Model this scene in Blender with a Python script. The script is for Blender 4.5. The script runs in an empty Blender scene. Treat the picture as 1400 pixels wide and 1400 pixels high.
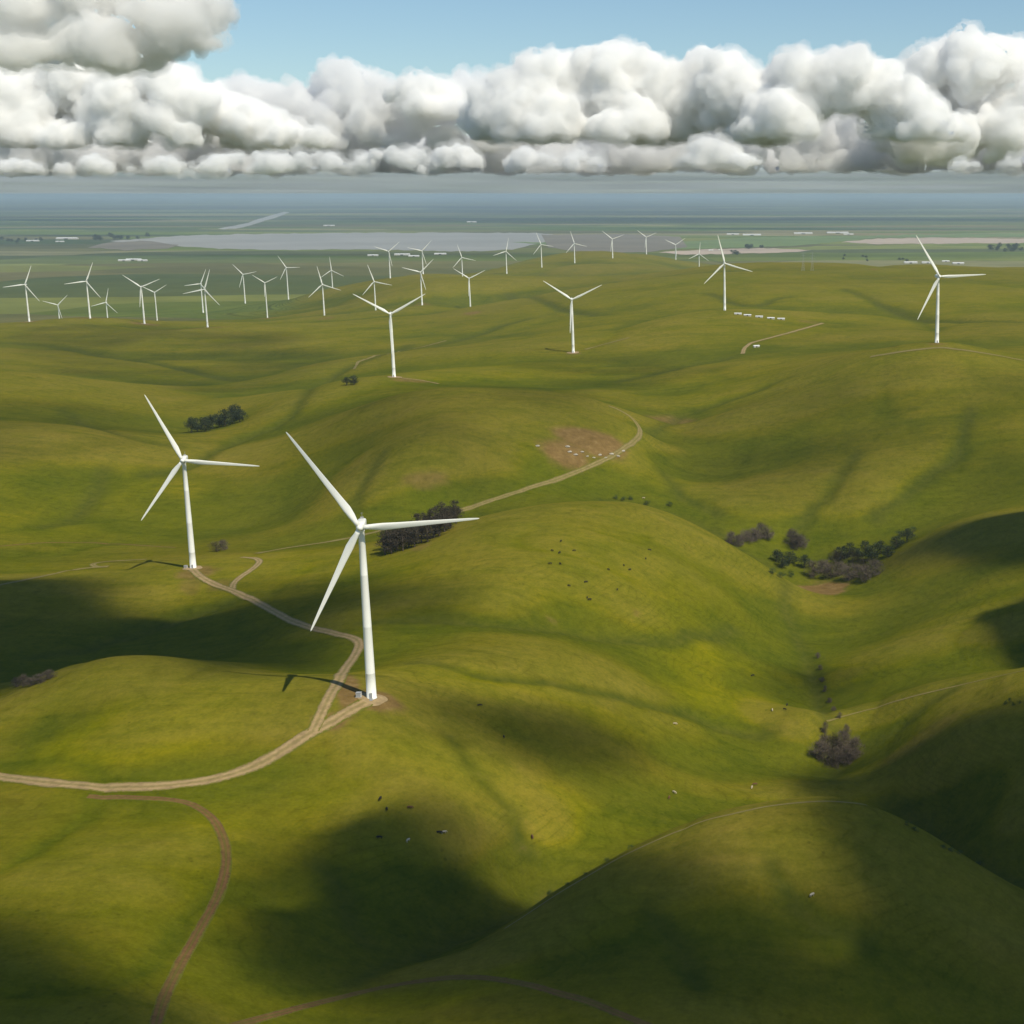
import bpy, bmesh, math, random
import numpy as np
from mathutils import Vector, Matrix, Euler, noise as mnoise

random.seed(7)
rng = np.random.default_rng(11)
scene = bpy.context.scene
COL = scene.collection

# ---------------------------------------------------------------- camera
F, CX, CY, ZC = 2000.0, 1070.0, 700.0, 360.0          # survey of the photograph (1400 px frame)
PIT = math.atan(435.0 / F)
cam_d = bpy.data.cameras.new('camera')
cam = bpy.data.objects.new('camera', cam_d)
COL.objects.link(cam)
cam.location = (0, 0, ZC)
cam.rotation_euler = (math.pi / 2 - PIT, 0, 0)
cam_d.sensor_width = 36.0
cam_d.lens = 36.0 * F / 1400.0
cam_d.shift_x = -(CX - 700.0) / 1400.0
cam_d.clip_start = 1.0
cam_d.clip_end = 400000.0
scene.camera = cam

# ---------------------------------------------------------------- light
SUN_EL, SUN_AZ = math.radians(52), math.radians(130)  # azimuth clockwise from +Y: right and behind the camera
L = Vector((math.sin(SUN_AZ) * math.cos(SUN_EL), math.cos(SUN_AZ) * math.cos(SUN_EL), math.sin(SUN_EL)))
world = bpy.data.worlds.new('World')
scene.world = world
world.use_nodes = True
wn = world.node_tree.nodes
wl = world.node_tree.links
bg = wn['Background']
sky = wn.new('ShaderNodeTexSky')
sky.sky_type = 'NISHITA'
sky.sun_disc = False
sky.sun_elevation = SUN_EL
sky.sun_rotation = SUN_AZ
sky.altitude = 300
sky.air_density = 1.0
sky.dust_density = 0.3
sky.ozone_density = 2.0
tint = wn.new('ShaderNodeMix'); tint.data_type = 'RGBA'; tint.blend_type = 'MULTIPLY'; tint.inputs[0].default_value = 1.0
tint.inputs[7].default_value = (.92, 1.03, 1.05, 1)
wl.new(sky.outputs[0], tint.inputs[6]); wl.new(tint.outputs[2], bg.inputs['Color'])
bg.inputs['Strength'].default_value = 0.098
sun_d = bpy.data.lights.new('sun', 'SUN')
sun_d.energy = 4.3
sun_d.angle = math.radians(0.5)
sun_d.color = (1.0, 0.93, 0.78)
sun = bpy.data.objects.new('sun', sun_d)
COL.objects.link(sun)
sun.location = (0, 0, 3000)
sun.rotation_euler = L.to_track_quat('Z', 'Y').to_euler()
scene.view_settings.view_transform = 'Standard'
scene.view_settings.look = 'None'
scene.view_settings.exposure = 0.0
scene.view_settings.gamma = 1.0
scene.cycles.max_bounces = 28
scene.cycles.diffuse_bounces = 3
scene.cycles.glossy_bounces = 2
scene.cycles.transparent_max_bounces = 24
scene.cycles.volume_bounces = 26
scene.cycles.use_denoising = True

# ---------------------------------------------------------------- helpers
def tag(o, label=None, cat=None, group=None, kind=None):
    if label: o['label'] = label
    if cat: o['category'] = cat
    if group: o['group'] = group
    if kind: o['kind'] = kind
    return o

def mesh_obj(name, verts, faces, m=None, parent=None, smooth=False):
    me = bpy.data.meshes.new(name)
    me.from_pydata([tuple(v) for v in verts], [], faces)
    if smooth: me.polygons.foreach_set('use_smooth', [True] * len(me.polygons))
    me.update()
    if m: me.materials.append(m)
    o = bpy.data.objects.new(name, me)
    COL.objects.link(o)
    if parent: o.parent = parent
    return o

def empty(name, loc=(0, 0, 0), rz=0.0):
    o = bpy.data.objects.new(name, None)
    COL.objects.link(o)
    o.location = loc
    o.rotation_euler = (0, 0, rz)
    o.empty_display_size = 1
    return o

def copy_tree(o, parent=None):
    c = o.copy()
    COL.objects.link(c)
    c.parent = parent
    for ch in list(o.children):
        copy_tree(ch, c)
    return c

class MB:
    def __init__(s): s.v = []; s.f = []
    def add(s, vs, fs):
        n = len(s.v); s.v += [tuple(v) for v in vs]; s.f += [tuple(i + n for i in f) for f in fs]
    def box(s, a, b, bev=0.0):
        (x0, y0, z0), (x1, y1, z1) = a, b
        s.add([(x0,y0,z0),(x1,y0,z0),(x1,y1,z0),(x0,y1,z0),(x0,y0,z1),(x1,y0,z1),(x1,y1,z1),(x0,y1,z1)],
              [(0,3,2,1),(4,5,6,7),(0,1,5,4),(1,2,6,5),(2,3,7,6),(3,0,4,7)])
    def tube(s, pts, rad, n=8, cap=True):
        pts = [Vector(p) for p in pts]
        rings = []
        for i, p in enumerate(pts):
            d = (pts[min(i+1, len(pts)-1)] - pts[max(i-1, 0)])
            if d.length < 1e-6: d = Vector((0, 0, 1))
            d.normalize()
            a = d.orthogonal().normalized() if i == 0 else (pa - d * pa.dot(d)).normalized()
            pa = a
            b = d.cross(a)
            rings.append([p + (a * math.cos(t) + b * math.sin(t)) * rad[i] for t in [2*math.pi*k/n for k in range(n)]])
        vs = [v for r in rings for v in r]
        fs = []
        for i in range(len(pts) - 1):
            for k in range(n):
                k2 = (k + 1) % n
                fs.append((i*n+k, i*n+k2, (i+1)*n+k2, (i+1)*n+k))
        if cap:
            fs.append(tuple(reversed(range(n))))
            fs.append(tuple((len(pts)-1)*n + k for k in range(n)))
        s.add(vs, fs)
    def build(s, name, m, parent=None, smooth=False): return mesh_obj(name, s.v, s.f, m, parent, smooth)

def ray(px, py):
    a = (px - CX) / F; b = -(py - CY) / F
    c, s = math.cos(PIT), math.sin(PIT)
    return (a, c + b * s, b * c - s)

def at_z(px, py, z):
    r = ray(px, py); t = (z - ZC) / r[2]
    return (r[0] * t, r[1] * t)

# ---------------------------------------------------------------- turbine survey
def Z1(x, y): return (x/2.979, 300+y/2.979)
def Z2(x, y): return (450+x/2.979, 300+y/2.979)
def Z3(x, y): return (900+x/2.8, 300+y/2.8)
def Z4(x, y): return (x/2.979, 520+y/2.979)
def Z5(x, y): return (370+x/2.6415, 560+y/2.6415)
TUR = [
 (Z1,(118,417),(103,265),[(132,188),(18,272),(152,333)],0,'tall white wind turbine at the left edge, on the ridge crest'),
 (Z1,None,(236,348),[(178,335),(280,312)],4000,'small white wind turbine half sunk behind the ridge, second from the left edge'),
 (Z1,(366,403),(352,252),[(385,180),(268,262),(403,318)],0,'tall white wind turbine between two small half-hidden ones near the left edge'),
 (Z1,None,(432,338),[(443,283),(372,352),(473,384)],4000,'small half-hidden white wind turbine fourth from the left, one blade upright'),
 (Z1,(588,426),(575,275),[(507,228),(650,250),(567,358)],0,'white Y-bladed wind turbine on the left ridge, left of a smaller one'),
 (Z1,(640,415),(630,297),[(575,277),(683,274)],4000,'smaller Y-bladed wind turbine just right of a bigger one on the left ridge'),
 (Z1,(822,372),(818,262),[(836,205),(752,262)],0,'farther white wind turbine of the crossed pair on the left'),
 (Z1,(846,441),(833,285),[(856,220),(752,307),(887,357)],0,'nearer white wind turbine of the crossed pair, base low on the left ridge'),
 (Z1,(998,331),(990,224),[(952,185),(1046,218),(975,278)],0,'white wind turbine on the far left rise, lower of two with level right blades'),
 (Z1,(1089,403),(1079,258),[(1028,230),(1130,240)],0,'white Y-bladed wind turbine standing alone midway along the left ridge'),
 (Z1,(1173,300),(1166,196),[(1134,150),(1222,199),(1140,244)],0,'highest white wind turbine on the far left rise, one blade level right'),
 (Z1,(1356,308),(1350,207),[(1343,152),(1400,236),(1315,230)],0,'farther white wind turbine of a close pair left of centre, one blade upright'),
 (Z1,(1327,403),(1313,265),[(1298,195),(1387,290),(1258,315)],0,'nearer white wind turbine of the close pair ending the left ridge'),
 (Z2,(193,388),(183,253),[(157,185),(252,270),(133,305)],0,'white wind turbine directly behind the left blade of the big mid-hill one'),
 (Z2,(248,240),(243,130),[(183,112),(283,96),(252,190)],0,'white Y-bladed wind turbine against the lake, on the far central hill top'),
 (Z2,None,(378,128),[(318,115),(415,90),(392,180)],0,'farther white wind turbine of the stacked pair, hub against the lake'),
 (Z2,(377,350),(372,215),[(298,198),(421,168),(388,290)],0,'nearer white wind turbine of the stacked pair on the front of the central hill'),
 (Z2,(546,260),(540,155),[(522,103),(594,172),(504,197)],0,'white wind turbine right of the stacked pair, foot hidden by a nearer blade'),
 (Z2,(580,373),(570,240),[(510,202),(640,215),(572,310)],0,'white Y-bladed wind turbine on a small gravel pad, right of the stacked pair'),
 (Z2,(268,642),(250,385),[(104,305),(392,312),(249,550)],0,'large white wind turbine at middle left with blades in a wide Y'),
 (Z2,(726,222),(720,130),[(728,73),(670,140),(757,163)],0,'white wind turbine at the left foot of the far ridge, blade upright'),
 (Z2,(870,196),(863,102),[(848,52),(915,106),(833,137)],0,'white wind turbine on the far ridge, first of the climbing row'),
 (Z2,(1003,178),(998,98),[(986,48),(1050,110),(967,134)],0,'white wind turbine halfway up the far ridge, second of the climbing row'),
 (Z2,(1157,158),(1153,80),[(1112,48),(1201,63)],0,'white Y-bladed wind turbine on the far ridge just left of its summit'),
 (Z2,(1293,142),(1291,72),[(1255,42),(1335,58),(1291,110)],0,'small white Y-bladed wind turbine on the summit of the far ridge'),
 (Z2,(997,543),(988,326),[(872,252),(1110,273),(977,462)],0,'white Y-bladed wind turbine alone in the middle of the green hills'),
 (Z3,(68,152),(66,97),[(25,77),(103,72)],0,'small white Y-bladed wind turbine just right of the summit of the far ridge'),
 (Z3,None,(156,132),[(159,85),(118,148),(190,157)],0,'smallest white wind turbine, one blade upright, ending the far ridge at right'),
 (Z3,(259,348),(253,168),[(229,62),(360,203),(176,247)],0,'white wind turbine right of centre beside the row of white sheds'),
 (Z3,(1065,472),(1072,218),[(978,68),(1251,216),(988,385)],0,'white wind turbine at the far right on the crest of the big hill'),
 (Z4,(787,765),(748,322),[(612,67),(1035,370),(562,560)],0,'second largest white wind turbine, at the left, with a track running from its foot'),
 (Z5,(368,1042),(326,418),[(93,85),(748,414),(128,795)],0,'nearest and largest white wind turbine, standing where the gravel road forks'),
]
turbines = []
for zf, b, h, ts, sman, lab in TUR:
    hx, hy = zf(*h); tp = [zf(*p) for p in ts]
    ds = [math.hypot(x-hx, y-hy) for x, y in tp]
    r = ray(hx, hy)
    sR = 50*F / (0.5*max(ds) + 0.5*sum(ds)/len(ds))
    if b:
        rb = ray(*zf(*b)); sH = (80/(-rb[2]/rb[1] + r[2]/r[1])) / r[1]
        s = sman or math.sqrt(sR*sH)
        H = 80*s/sH
    else:
        s = sman or sR
        H = 80*s/sR
    R = 50*s/sR
    c = sum(math.cos(3*math.atan2(x-hx, hy-y)) for x, y in tp)
    sn = sum(math.sin(3*math.atan2(x-hx, hy-y)) for x, y in tp)
    ph = math.atan2(sn, c)/3
    turbines.append(dict(x=s*r[0], y=s*r[1], z=ZC+s*r[2]-H, H=H, R=R, ph=ph, label=lab))

# ---------------------------------------------------------------- terrain
CTRL = [  # (px, py, height): crests, hollows and valley floors read off the photograph
 # foreground left
 (0,1400,130),(250,1400,124),(0,1250,130),(150,1180,128),(300,1150,122),(0,1070,125),(200,1078,126),(360,1045,128),
 (200,985,136),(60,990,128),(200,903,140),(330,915,134),(100,910,135),(0,950,122),(420,1150,116),(450,1250,104),(560,1310,94),(400,1350,108),
 (640,1270,86),(740,1225,80),(600,1120,114),(740,1120,98),(480,1090,122),(640,1200,96),(-150,1070,125),(-150,1350,130),(-150,950,118),
 # foreground ridge
 (560,1370,104),(650,1300,104),(760,1217,105),(850,1167,110),(950,1122,115),(1050,1098,118),(1130,1091,119),(1200,1106,116),(1280,1145,107),(1400,1230,94),
 (950,1110,73),(1050,1085,64),(1130,1078,59),(1210,1085,60),(850,1150,84),(1290,1110,62),(1400,1180,66),
 (1000,1250,117),(1000,1400,113),(1250,1400,98),(1250,1250,109),(700,1400,110),(1400,1400,88),(1550,1300,80),(800,1300,112),(450,1420,108),
 # right hill and the creek valley
 (1400,912,90),(1250,947,78),(1110,985,65),(1020,1000,60),(1300,1050,80),(1400,1050,92),(1400,1130,78),(1200,1050,62),(1550,885,96),
 (1400,900,76),(1250,936,65),(1140,1030,50),(1130,970,50),(1100,910,50),(1080,860,51),(1080,800,53),(1150,770,54),
 # slope right of the nearest turbine
 (600,1000,126),(700,1000,112),(850,1020,90),(960,1050,68),(600,900,127),(800,900,106),(1000,920,66),(900,960,85),(600,848,116),(480,860,114),(780,850,104),
 # centre hill
 (750,690,131),(750,780,124),(900,780,106),(1000,820,78),(700,820,120),(880,850,96),(600,790,122),(500,790,110),
 (520,765,112),(600,735,120),(660,710,126),(870,690,116),(960,722,99),(1050,775,74),
 (570,722,98),(640,697,102),(750,678,108),(870,680,94),(960,700,82),(1020,730,70),
 # big round hill behind
 (600,705,100),(760,655,112),(860,610,125),(876,590,130),(835,555,142),(700,640,126),(560,640,132),(600,600,150),(600,537,166),(720,541,160),
 (500,560,150),(800,570,148),(450,620,118),(420,660,100),(600,526,128),(740,530,120),(420,540,128),(680,505,124),(840,535,126),
 # left middle
 (150,780,96),(0,800,100),(70,765,88),(350,830,100),(250,850,92),(200,893,90),(90,915,88),(40,932,90),(0,880,90),(400,895,108),(450,922,122),(440,862,112),
 (345,762,99),(150,745,82),(263,750,86),(450,733,92),(400,700,88),(250,650,94),(100,650,100),(0,700,94),(120,600,120),(0,580,128),
 (0,507,130),(110,532,118),(210,566,100),(295,582,94),(330,540,84),(430,500,84),(200,528,72),(100,500,76),(250,480,66),(100,470,70),(380,470,74),(-150,600,120),(-150,480,90),(-150,800,100),
 (350,600,104),(480,490,98),(560,470,86),
 # behind the left ridge
 (40,432,10),(150,432,12),(250,436,12),(330,424,14),(420,418,20),(300,440,50),
 # right hill
 (1150,487,166),(1060,522,146),(980,575,124),(910,635,102),(1400,487,176),(1550,490,176),(1200,600,126),(1200,680,93),(1350,600,130),(1350,680,96),
 (1000,680,90),(1060,620,108),(1100,740,62),(1250,712,78),(1400,713,106),(1300,719,92),(1300,800,74),(1400,800,88),(1200,800,58),(1200,900,60),(1400,870,84),(1550,750,100),(1550,620,128),
 (1280,460,150),(1400,470,150),(1150,474,140),(880,540,120),(900,600,112),(930,577,115),(1020,480,135),(1130,443,146),(900,500,124),
 (850,450,128),(700,460,100),(620,470,92),(700,430,102),(850,400,138),(900,380,124),(760,400,112),
 (1100,380,164),(1000,372,164),(1060,369,158),(1180,363,155),(1400,366,150),(1250,385,162),(1400,395,168),(1330,430,158),(1200,420,150),(1550,380,150),
 (960,365,150),(1000,395,160),(600,395,104),(560,400,96),
]
cp = []
for px, py, z in CTRL:
    x, y = at_z(px, py, z); cp.append((x, y, z, 0.4))
for t in turbines:
    cp.append((t['x'], t['y'], t['z'], 0.0))
for az in np.radians(np.arange(-62, 63, 8)):      # near ring, outside the frame
    cp.append((170*math.sin(az), 170*math.cos(az), 110 + 12*math.sin(az*5), 2.0))
for az in np.radians([-62, -52, -42, 30, 40, 50, 62]):  # flanks, outside the frame
    for k, D in enumerate((320, 520, 850, 1350, 2100, 3200)):
        cp.append((D*math.sin(az), D*math.cos(az), 98 + 22*math.sin(az*9+k*2.3), 3.0))
cp = np.array(cp)

# value noise (vectorised)
_tab = rng.random((256, 256))
def vnoise(x, y):
    xi = np.floor(x).astype(int); yi = np.floor(y).astype(int)
    fx = x - xi; fy = y - yi
    fx = fx*fx*fx*(fx*(fx*6-15)+10); fy = fy*fy*fy*(fy*(fy*6-15)+10)
    a = _tab[xi % 256, yi % 256]; b = _tab[(xi+1) % 256, yi % 256]
    c = _tab[xi % 256, (yi+1) % 256]; d = _tab[(xi+1) % 256, (yi+1) % 256]
    return (a*(1-fx)+b*fx)*(1-fy) + (c*(1-fx)+d*fx)*fy
def fbm(x, y, o=4):
    s = 0; a = 1; t = 0
    for i in range(o):
        s = s + a*(vnoise(x+17.3*i, y+9.1*i)-0.5); t += a; a *= 0.5
        x, y = (0.8*x-0.6*y)*2.03, (0.6*x+0.8*y)*2.03
    return s/t
def detail(x, y):
    D = np.hypot(x, y)
    wx = x + 60*fbm(x/260, y/260, 2); wy = y + 60*fbm(x/260+40, y/260+13, 2)
    rid = 1 - np.abs(2*(vnoise(wx/190+5, wy/190+9))-1)*1.0
    rid2 = 1 - np.abs(2*(vnoise(wx/75+55, wy/75+39))-1)
    amp = np.clip(0.55 + D/2500.0, 0.6, 1.8)
    far_ = np.clip((D-1300)/1500, 0, 1)
    rid3 = 1 - np.abs(2*(vnoise(wx/520+15, wy/620+29))-1)
    return far_*(34*fbm(x/900+3, y/900, 2) - 13*rid3**2.5 + 4) + amp*(8.0*fbm(x/380, y/380, 2) - 3.6*rid**2.2*np.clip(1.6-D/1600, .35, 1) - 1.6*rid2**4*np.clip(1.8-D/1200, .2, 1) + 0.6*fbm(x/22, y/22, 3))

U = lambda x, y: np.arctan2(x, y)
V = lambda x, y: np.log(np.hypot(x, y))
cu, cv = U(cp[:, 0], cp[:, 1]), V(cp[:, 0], cp[:, 1])
def kern(du, dv):
    r2 = du*du + dv*dv + 1e-4
    return r2*np.log(r2)*0.5
n = len(cp)
K = kern(cu[:, None]-cu[None], cv[:, None]-cv[None])
K += np.diag(cp[:, 3]*0.00012 + 1e-7)
A = np.zeros((n+3, n+3)); A[:n, :n] = K
P = np.stack([np.ones(n), cu, cv], 1); A[:n, n:] = P; A[n:, :n] = P.T
rhs = np.zeros(n+3); rhs[:n] = cp[:, 2] - detail(cp[:, 0], cp[:, 1])
W = np.linalg.solve(A, rhs)
def sstep(a, b, x):
    t = np.clip((x-a)/(b-a), 0, 1); return t*t*(3-2*t)
azs = np.array([-1.2, -0.46, -0.38, -0.33, -0.27, -0.20, -0.12, -0.05, 0.0, 0.06, 0.17, 1.2])
d0s = np.array([3900, 4100, 4200, 4500, 5600, 5700, 6700, 7000, 4800, 4700, 4700, 4500.])
SEG = []
def gully_dist(x, y):
    cut = np.zeros_like(x); g = np.zeros_like(x)
    for (x0, y0, x1, y1, dep, w) in SEG:
        R = 4*w
        m = np.where((x > min(x0, x1)-R) & (x < max(x0, x1)+R) & (y > min(y0, y1)-R) & (y < max(y0, y1)+R))[0]
        if len(m) == 0: continue
        dx, dy = x1-x0, y1-y0; L2 = dx*dx+dy*dy+1e-6
        X, Y = x[m], y[m]
        t = np.clip(((X-x0)*dx+(Y-y0)*dy)/L2, 0, 1)
        d = np.hypot(X-x0-t*dx, Y-y0-t*dy)
        f = 1/(1+(d/w)**2) - 1/17.0
        cut[m] = np.maximum(cut[m], dep*np.clip(f, 0, 1))
        g[m] = np.maximum(g[m], np.exp(-(d/(w*.8))**2))
    return g, cut
def height(x, y):
    x = np.asarray(x, float); y = np.asarray(y, float)
    sh = x.shape; x = x.ravel(); y = y.ravel()
    u, v = U(x, y), V(x, y); out = np.empty_like(x)
    vc = np.clip(v, math.log(150), math.log(9000))
    for i in range(0, len(x), 20000):
        s = slice(i, i+20000)
        out[s] = kern(u[s, None]-cu[None], vc[s, None]-cv[None]) @ W[:n] + W[n] + W[n+1]*u[s] + W[n+2]*vc[s]
    D = np.hypot(x, y)
    d0 = np.interp(u, azs, d0s)
    z = out + detail(x, y)
    z = np.clip(z, 6 + 0*z, 215)
    if SEG: z = z - gully_dist(x, y)[1]
    z = z*(1-sstep(d0, d0*1.22, D))
    return z.reshape(sh)

# ground grid, fan shaped, cells growing with distance
NU = 760
us = np.radians(np.linspace(-46, 27, NU))
us = np.concatenate([np.radians(np.linspace(-75, -46.5, 60)), us, np.radians(np.linspace(27.5, 70, 60))])
ds = [170.0]
while ds[-1] < 9500: ds.append(ds[-1]*(1.0042 if ds[-1] < 1500 else 1.0056))
while ds[-1] < 140000: ds.append(ds[-1]*1.035)
ds = np.array(ds); ds[-1] = 140000
UU, DD = np.meshgrid(us, ds)
GX, GY = DD*np.sin(UU), DD*np.cos(UU)
far = DD > 9600
GZ = np.zeros_like(GX)
GZ[~far] = height(GX[~far], GY[~far])

def smooth_line(p):
    out = []
    for i in range(len(p)-1):
        p0, p1, p2, p3 = [np.array(p[k]) for k in (max(i-1, 0), i, i+1, min(i+2, len(p)-1))]
        for j in range(5):
            t = j/5; q = 0.5*((2*p1)+(-p0+p2)*t+(2*p0-5*p1+4*p2-p3)*t*t+(-p0+3*p1-3*p2+p3)*t**3)
            D = math.hypot(*q)
            out.append((q[0]+D*.012*float(fbm(q[0]/D*60, q[1]/D*60, 2)), q[1]+D*.012*float(fbm(q[0]/D*60+7, q[1]/D*60, 2))))
    out.append(tuple(p[-1])); return out
def hz(x, y): return float(height(np.array([x]), np.array([y]))[0])

def hits(pts):
    """where sight lines through surveyed photo points meet the ground"""
    s = [60.0]
    while s[-1] < 15000: s.append(s[-1]*1.004)
    s = np.array(s)
    out = []
    for px, py in pts:
        r = ray(px, py)
        x, y, z = r[0]*s, r[1]*s, ZC + r[2]*s
        m = s > 175
        g = np.full_like(s, -1e9); g[m] = height(x[m], y[m])
        k = np.where(z[m] < g[m])[0]
        if len(k) == 0: out.append(None); continue
        k = k[0] + np.where(m)[0][0]
        if k == 0 or g[k-1] < -1e8: out.append((x[k], y[k], g[k])); continue
        a = (z[k-1]-g[k-1]); b = (g[k]-z[k]); t = a/(a+b+1e-9)
        X, Y = x[k-1]+(x[k]-x[k-1])*t, y[k-1]+(y[k]-y[k-1])*t
        out.append((X, Y, hz(X, Y)))
    return out

GUL = [
 [(1090,862),(1104,890),(1118,915),(1124,940),(1138,972),(1150,1000),(1158,1035),(1140,1068)],
 [(480,1345),(560,1308),(630,1280),(700,1247),(752,1221)],
 [(1214,1094),(1260,1130),(1320,1168),(1400,1208)],
 [(828,682),(880,688),(930,702),(975,722),(1012,747),(1060,775)],
 [(560,472),(500,490),(450,520),(400,558),(340,596),(270,632),(200,650)],
 [(500,852),(600,845),(700,852),(800,868),(900,868),(1000,858)],
 [(50,900),(120,885),(200,862),(290,832),(340,812)],
 [(880,590),(940,562),(1010,540),(1080,515)],
 [(600,472),(650,455),(720,436)], [(850,520),(930,500),(1000,488)], [(1160,395),(1220,420),(1300,438),(1400,440)],
 [(560,905),(650,915),(750,930),(850,948),(950,975),(1050,1000)],
 [(1080,800),(1078,830),(1086,858)], [(1180,620),(1150,660),(1110,700),(1090,740)], [(1330,560),(1300,620),(1250,670),(1200,710)],
 [(20,470),(120,480),(240,500),(330,520)], [(620,1010),(660,1060),(700,1110),(720,1160)], [(150,640),(120,690),(60,720)], [(520,620),(500,660),(480,700)], [(900,640),(930,670),(980,700)],
 [(430,1180),(470,1230),(500,1290)], [(1300,940),(1240,985),(1190,1020)], [(880,1240),(930,1290),(960,1350)], [(1060,1180),(1100,1240),(1180,1290)],
 [(80,560),(160,590),(240,610)], [(700,400),(760,420),(830,430)], [(960,400),(1020,415),(1080,405)],
]
_seg = []
for gl in GUL:
    hs = [h for h in hits(gl) if h]
    q = smooth_line([(h[0], h[1]) for h in hs])
    for i_, (a_, b_) in enumerate(zip(q[:-1], q[1:])):
        Dm = math.hypot(a_[0], a_[1]); e_ = min(1, (i_+1)/6, (len(q)-i_)/6)
        if math.dist(a_, b_) > .2*Dm: continue
        _seg.append((a_[0], a_[1], b_[0], b_[1], (1.6+Dm*.0016)*e_, 4.0+Dm*.004))
SEG = _seg
GZ[~far] = height(GX[~far], GY[~far])
nr, nc = GX.shape
verts = np.stack([GX, GY, GZ], -1).reshape(-1, 3)
idx = np.arange(nr*nc).reshape(nr, nc)
quads = np.stack([idx[:-1, :-1], idx[:-1, 1:], idx[1:, 1:], idx[1:, :-1]], -1).reshape(-1, 4)
me = bpy.data.meshes.new('ground')
me.vertices.add(len(verts)); me.vertices.foreach_set('co', verts.astype(np.float32).ravel())
me.loops.add(quads.size); me.loops.foreach_set('vertex_index', quads.astype(np.int32)[:, ::-1].ravel())
me.polygons.add(len(quads)); me.polygons.foreach_set('loop_start', np.arange(0, quads.size, 4, dtype=np.int32))
me.polygons.foreach_set('loop_total', np.full(len(quads), 4, np.int32))
me.polygons.foreach_set('use_smooth', np.ones(len(quads), bool))
me.update(); me.validate()

# masks that belong to the ground itself: bare soil, lush grass, plain farmland
PX = []
SOIL = [  # px, py, half width px, half height px, strength
 (808,602,54,19,1.25),(775,622,40,20,1.2),(836,606,24,12,1.0),(580,655,36,12,.6),(1120,808,38,15,2.0),(920,577,36,5,.8),
 (270,783,26,10,.9),(508,955,40,14,1.5),(455,985,28,14,1.2),(474,938,17,30,1.3),(260,800,16,14,.5),(300,800,18,8,.6),(575,748,16,5,.5),(560,520,26,3,.8),(785,483,10,2,.6),(645,428,14,2,.8),(123,435,22,1.5,.6),
 (40,440,14,1.5,.8),(197,443,18,1.5,.8),(284,448,26,1.5,.6),(366,435,16,1.5,.8),(445,435,14,1.5,.6),(577,417,12,1.5,.7),(1280,470,16,2,.6),(1105,440,16,2,.4),(1195,368,6,2,.7),(870,838,8,3,.5),(755,848,10,4,.4),(1260,1010,60,14,.3),
]
LUSH = [(1200,415,260,40,.45),(860,430,220,50,.45),(640,400,160,30,.4),(1330,400,120,30,.5),(700,510,200,30,.5),(350,460,260,40,.4),(1000,520,120,30,.4),(200,985,190,50,.9),(640,930,260,22,.9),(980,930,120,60,.9),(700,760,260,60,.35),(380,770,160,30,.8),(100,700,200,60,.6),(700,1080,240,50,.7),(1150,940,110,40,.8),
        (560,1370,200,26,.8),(900,1260,160,40,.3),(300,1180,60,120,.5),(470,1180,150,120,.4),(850,1240,60,30,.4),(440,600,70,30,.5),(1080,380,120,10,.3),(1200,660,220,40,.35),(1120,740,120,26,.5),(200,500,120,8,.5)]
def blob_mask(lst):
    m = np.zeros(nr*nc)
    hs = hits([(a, b) for a, b, *_ in lst])
    hL = hits([(a-c*.8, b) for a, b, c, *_ in lst]); hR = hits([(a+c*.8, b) for a, b, c, *_ in lst])
    hN = hits([(a, b+d*.8) for a, b, c, d, st in lst]); hF = hits([(a, b-d*.8) for a, b, c, d, st in lst])
    for (a, b, c, d, st), h, q1, q2 in zip(lst, hs, hN, hF):
        if not h or not q1 or not q2: continue
        s = math.hypot(h[0], h[1])*1.02
        rx = c/F*s
        ry = min(math.dist(q1[:2], q2[:2])/1.6, d/F*s / max(0.10, (ZC-h[2])/s))
        dx, dy = h[0]/s, h[1]/s
        sel = np.where((abs(verts[:, 0]-h[0]) < 2.2*max(rx, ry)) & (abs(verts[:, 1]-h[1]) < 2.2*max(rx, ry)))[0]
        X = verts[sel, 0]-h[0]; Y = verts[sel, 1]-h[1]
        a1 = X*dy - Y*dx; b1 = X*dx + Y*dy
        q = np.sqrt((a1/rx)**2 + (b1/ry)**2)
        q = q + 0.55*fbm(verts[sel, 0]/max(rx*.6, 2), verts[sel, 1]/max(rx*.6, 2), 4)
        m[sel] = np.maximum(m[sel], st*(1-sstep(0.55, 1.15, q)))
    return m
soil = blob_mask(SOIL)
lush = blob_mask(LUSH)
Dv = np.hypot(verts[:, 0], verts[:, 1]); az_ = np.arctan2(verts[:, 0], verts[:, 1])
d0v = np.interp(az_, azs, d0s)
plain = sstep(d0v*0.97, d0v*1.12, Dv)*(.66 + .34*sstep(d0v*1.1, d0v*2.4, Dv))
def ablur(a, k):
    for _ in range(2):
        for ax in (0, 1):
            c_ = np.cumsum(np.pad(a, [(k+1, k) if i == ax else (0, 0) for i in (0, 1)], mode='edge'), axis=ax)
            n_ = a.shape[ax]
            a = (np.take(c_, np.arange(2*k+1, 2*k+1+n_), ax) - np.take(c_, np.arange(0, n_), ax))/(2*k+1)
    return a
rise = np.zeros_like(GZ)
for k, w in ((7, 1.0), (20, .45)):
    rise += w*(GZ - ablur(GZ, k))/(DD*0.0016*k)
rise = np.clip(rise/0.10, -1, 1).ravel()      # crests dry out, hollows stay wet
gul = gully_dist(verts[:, 0].copy(), verts[:, 1].copy())[0]
for nm, arr in (('gully', gul), ('rise', rise), ('soil', soil), ('lush', lush), ('plain', plain)):
    at = me.attributes.new(nm, 'FLOAT', 'POINT'); at.data.foreach_set('value', arr.astype(np.float32))

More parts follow.
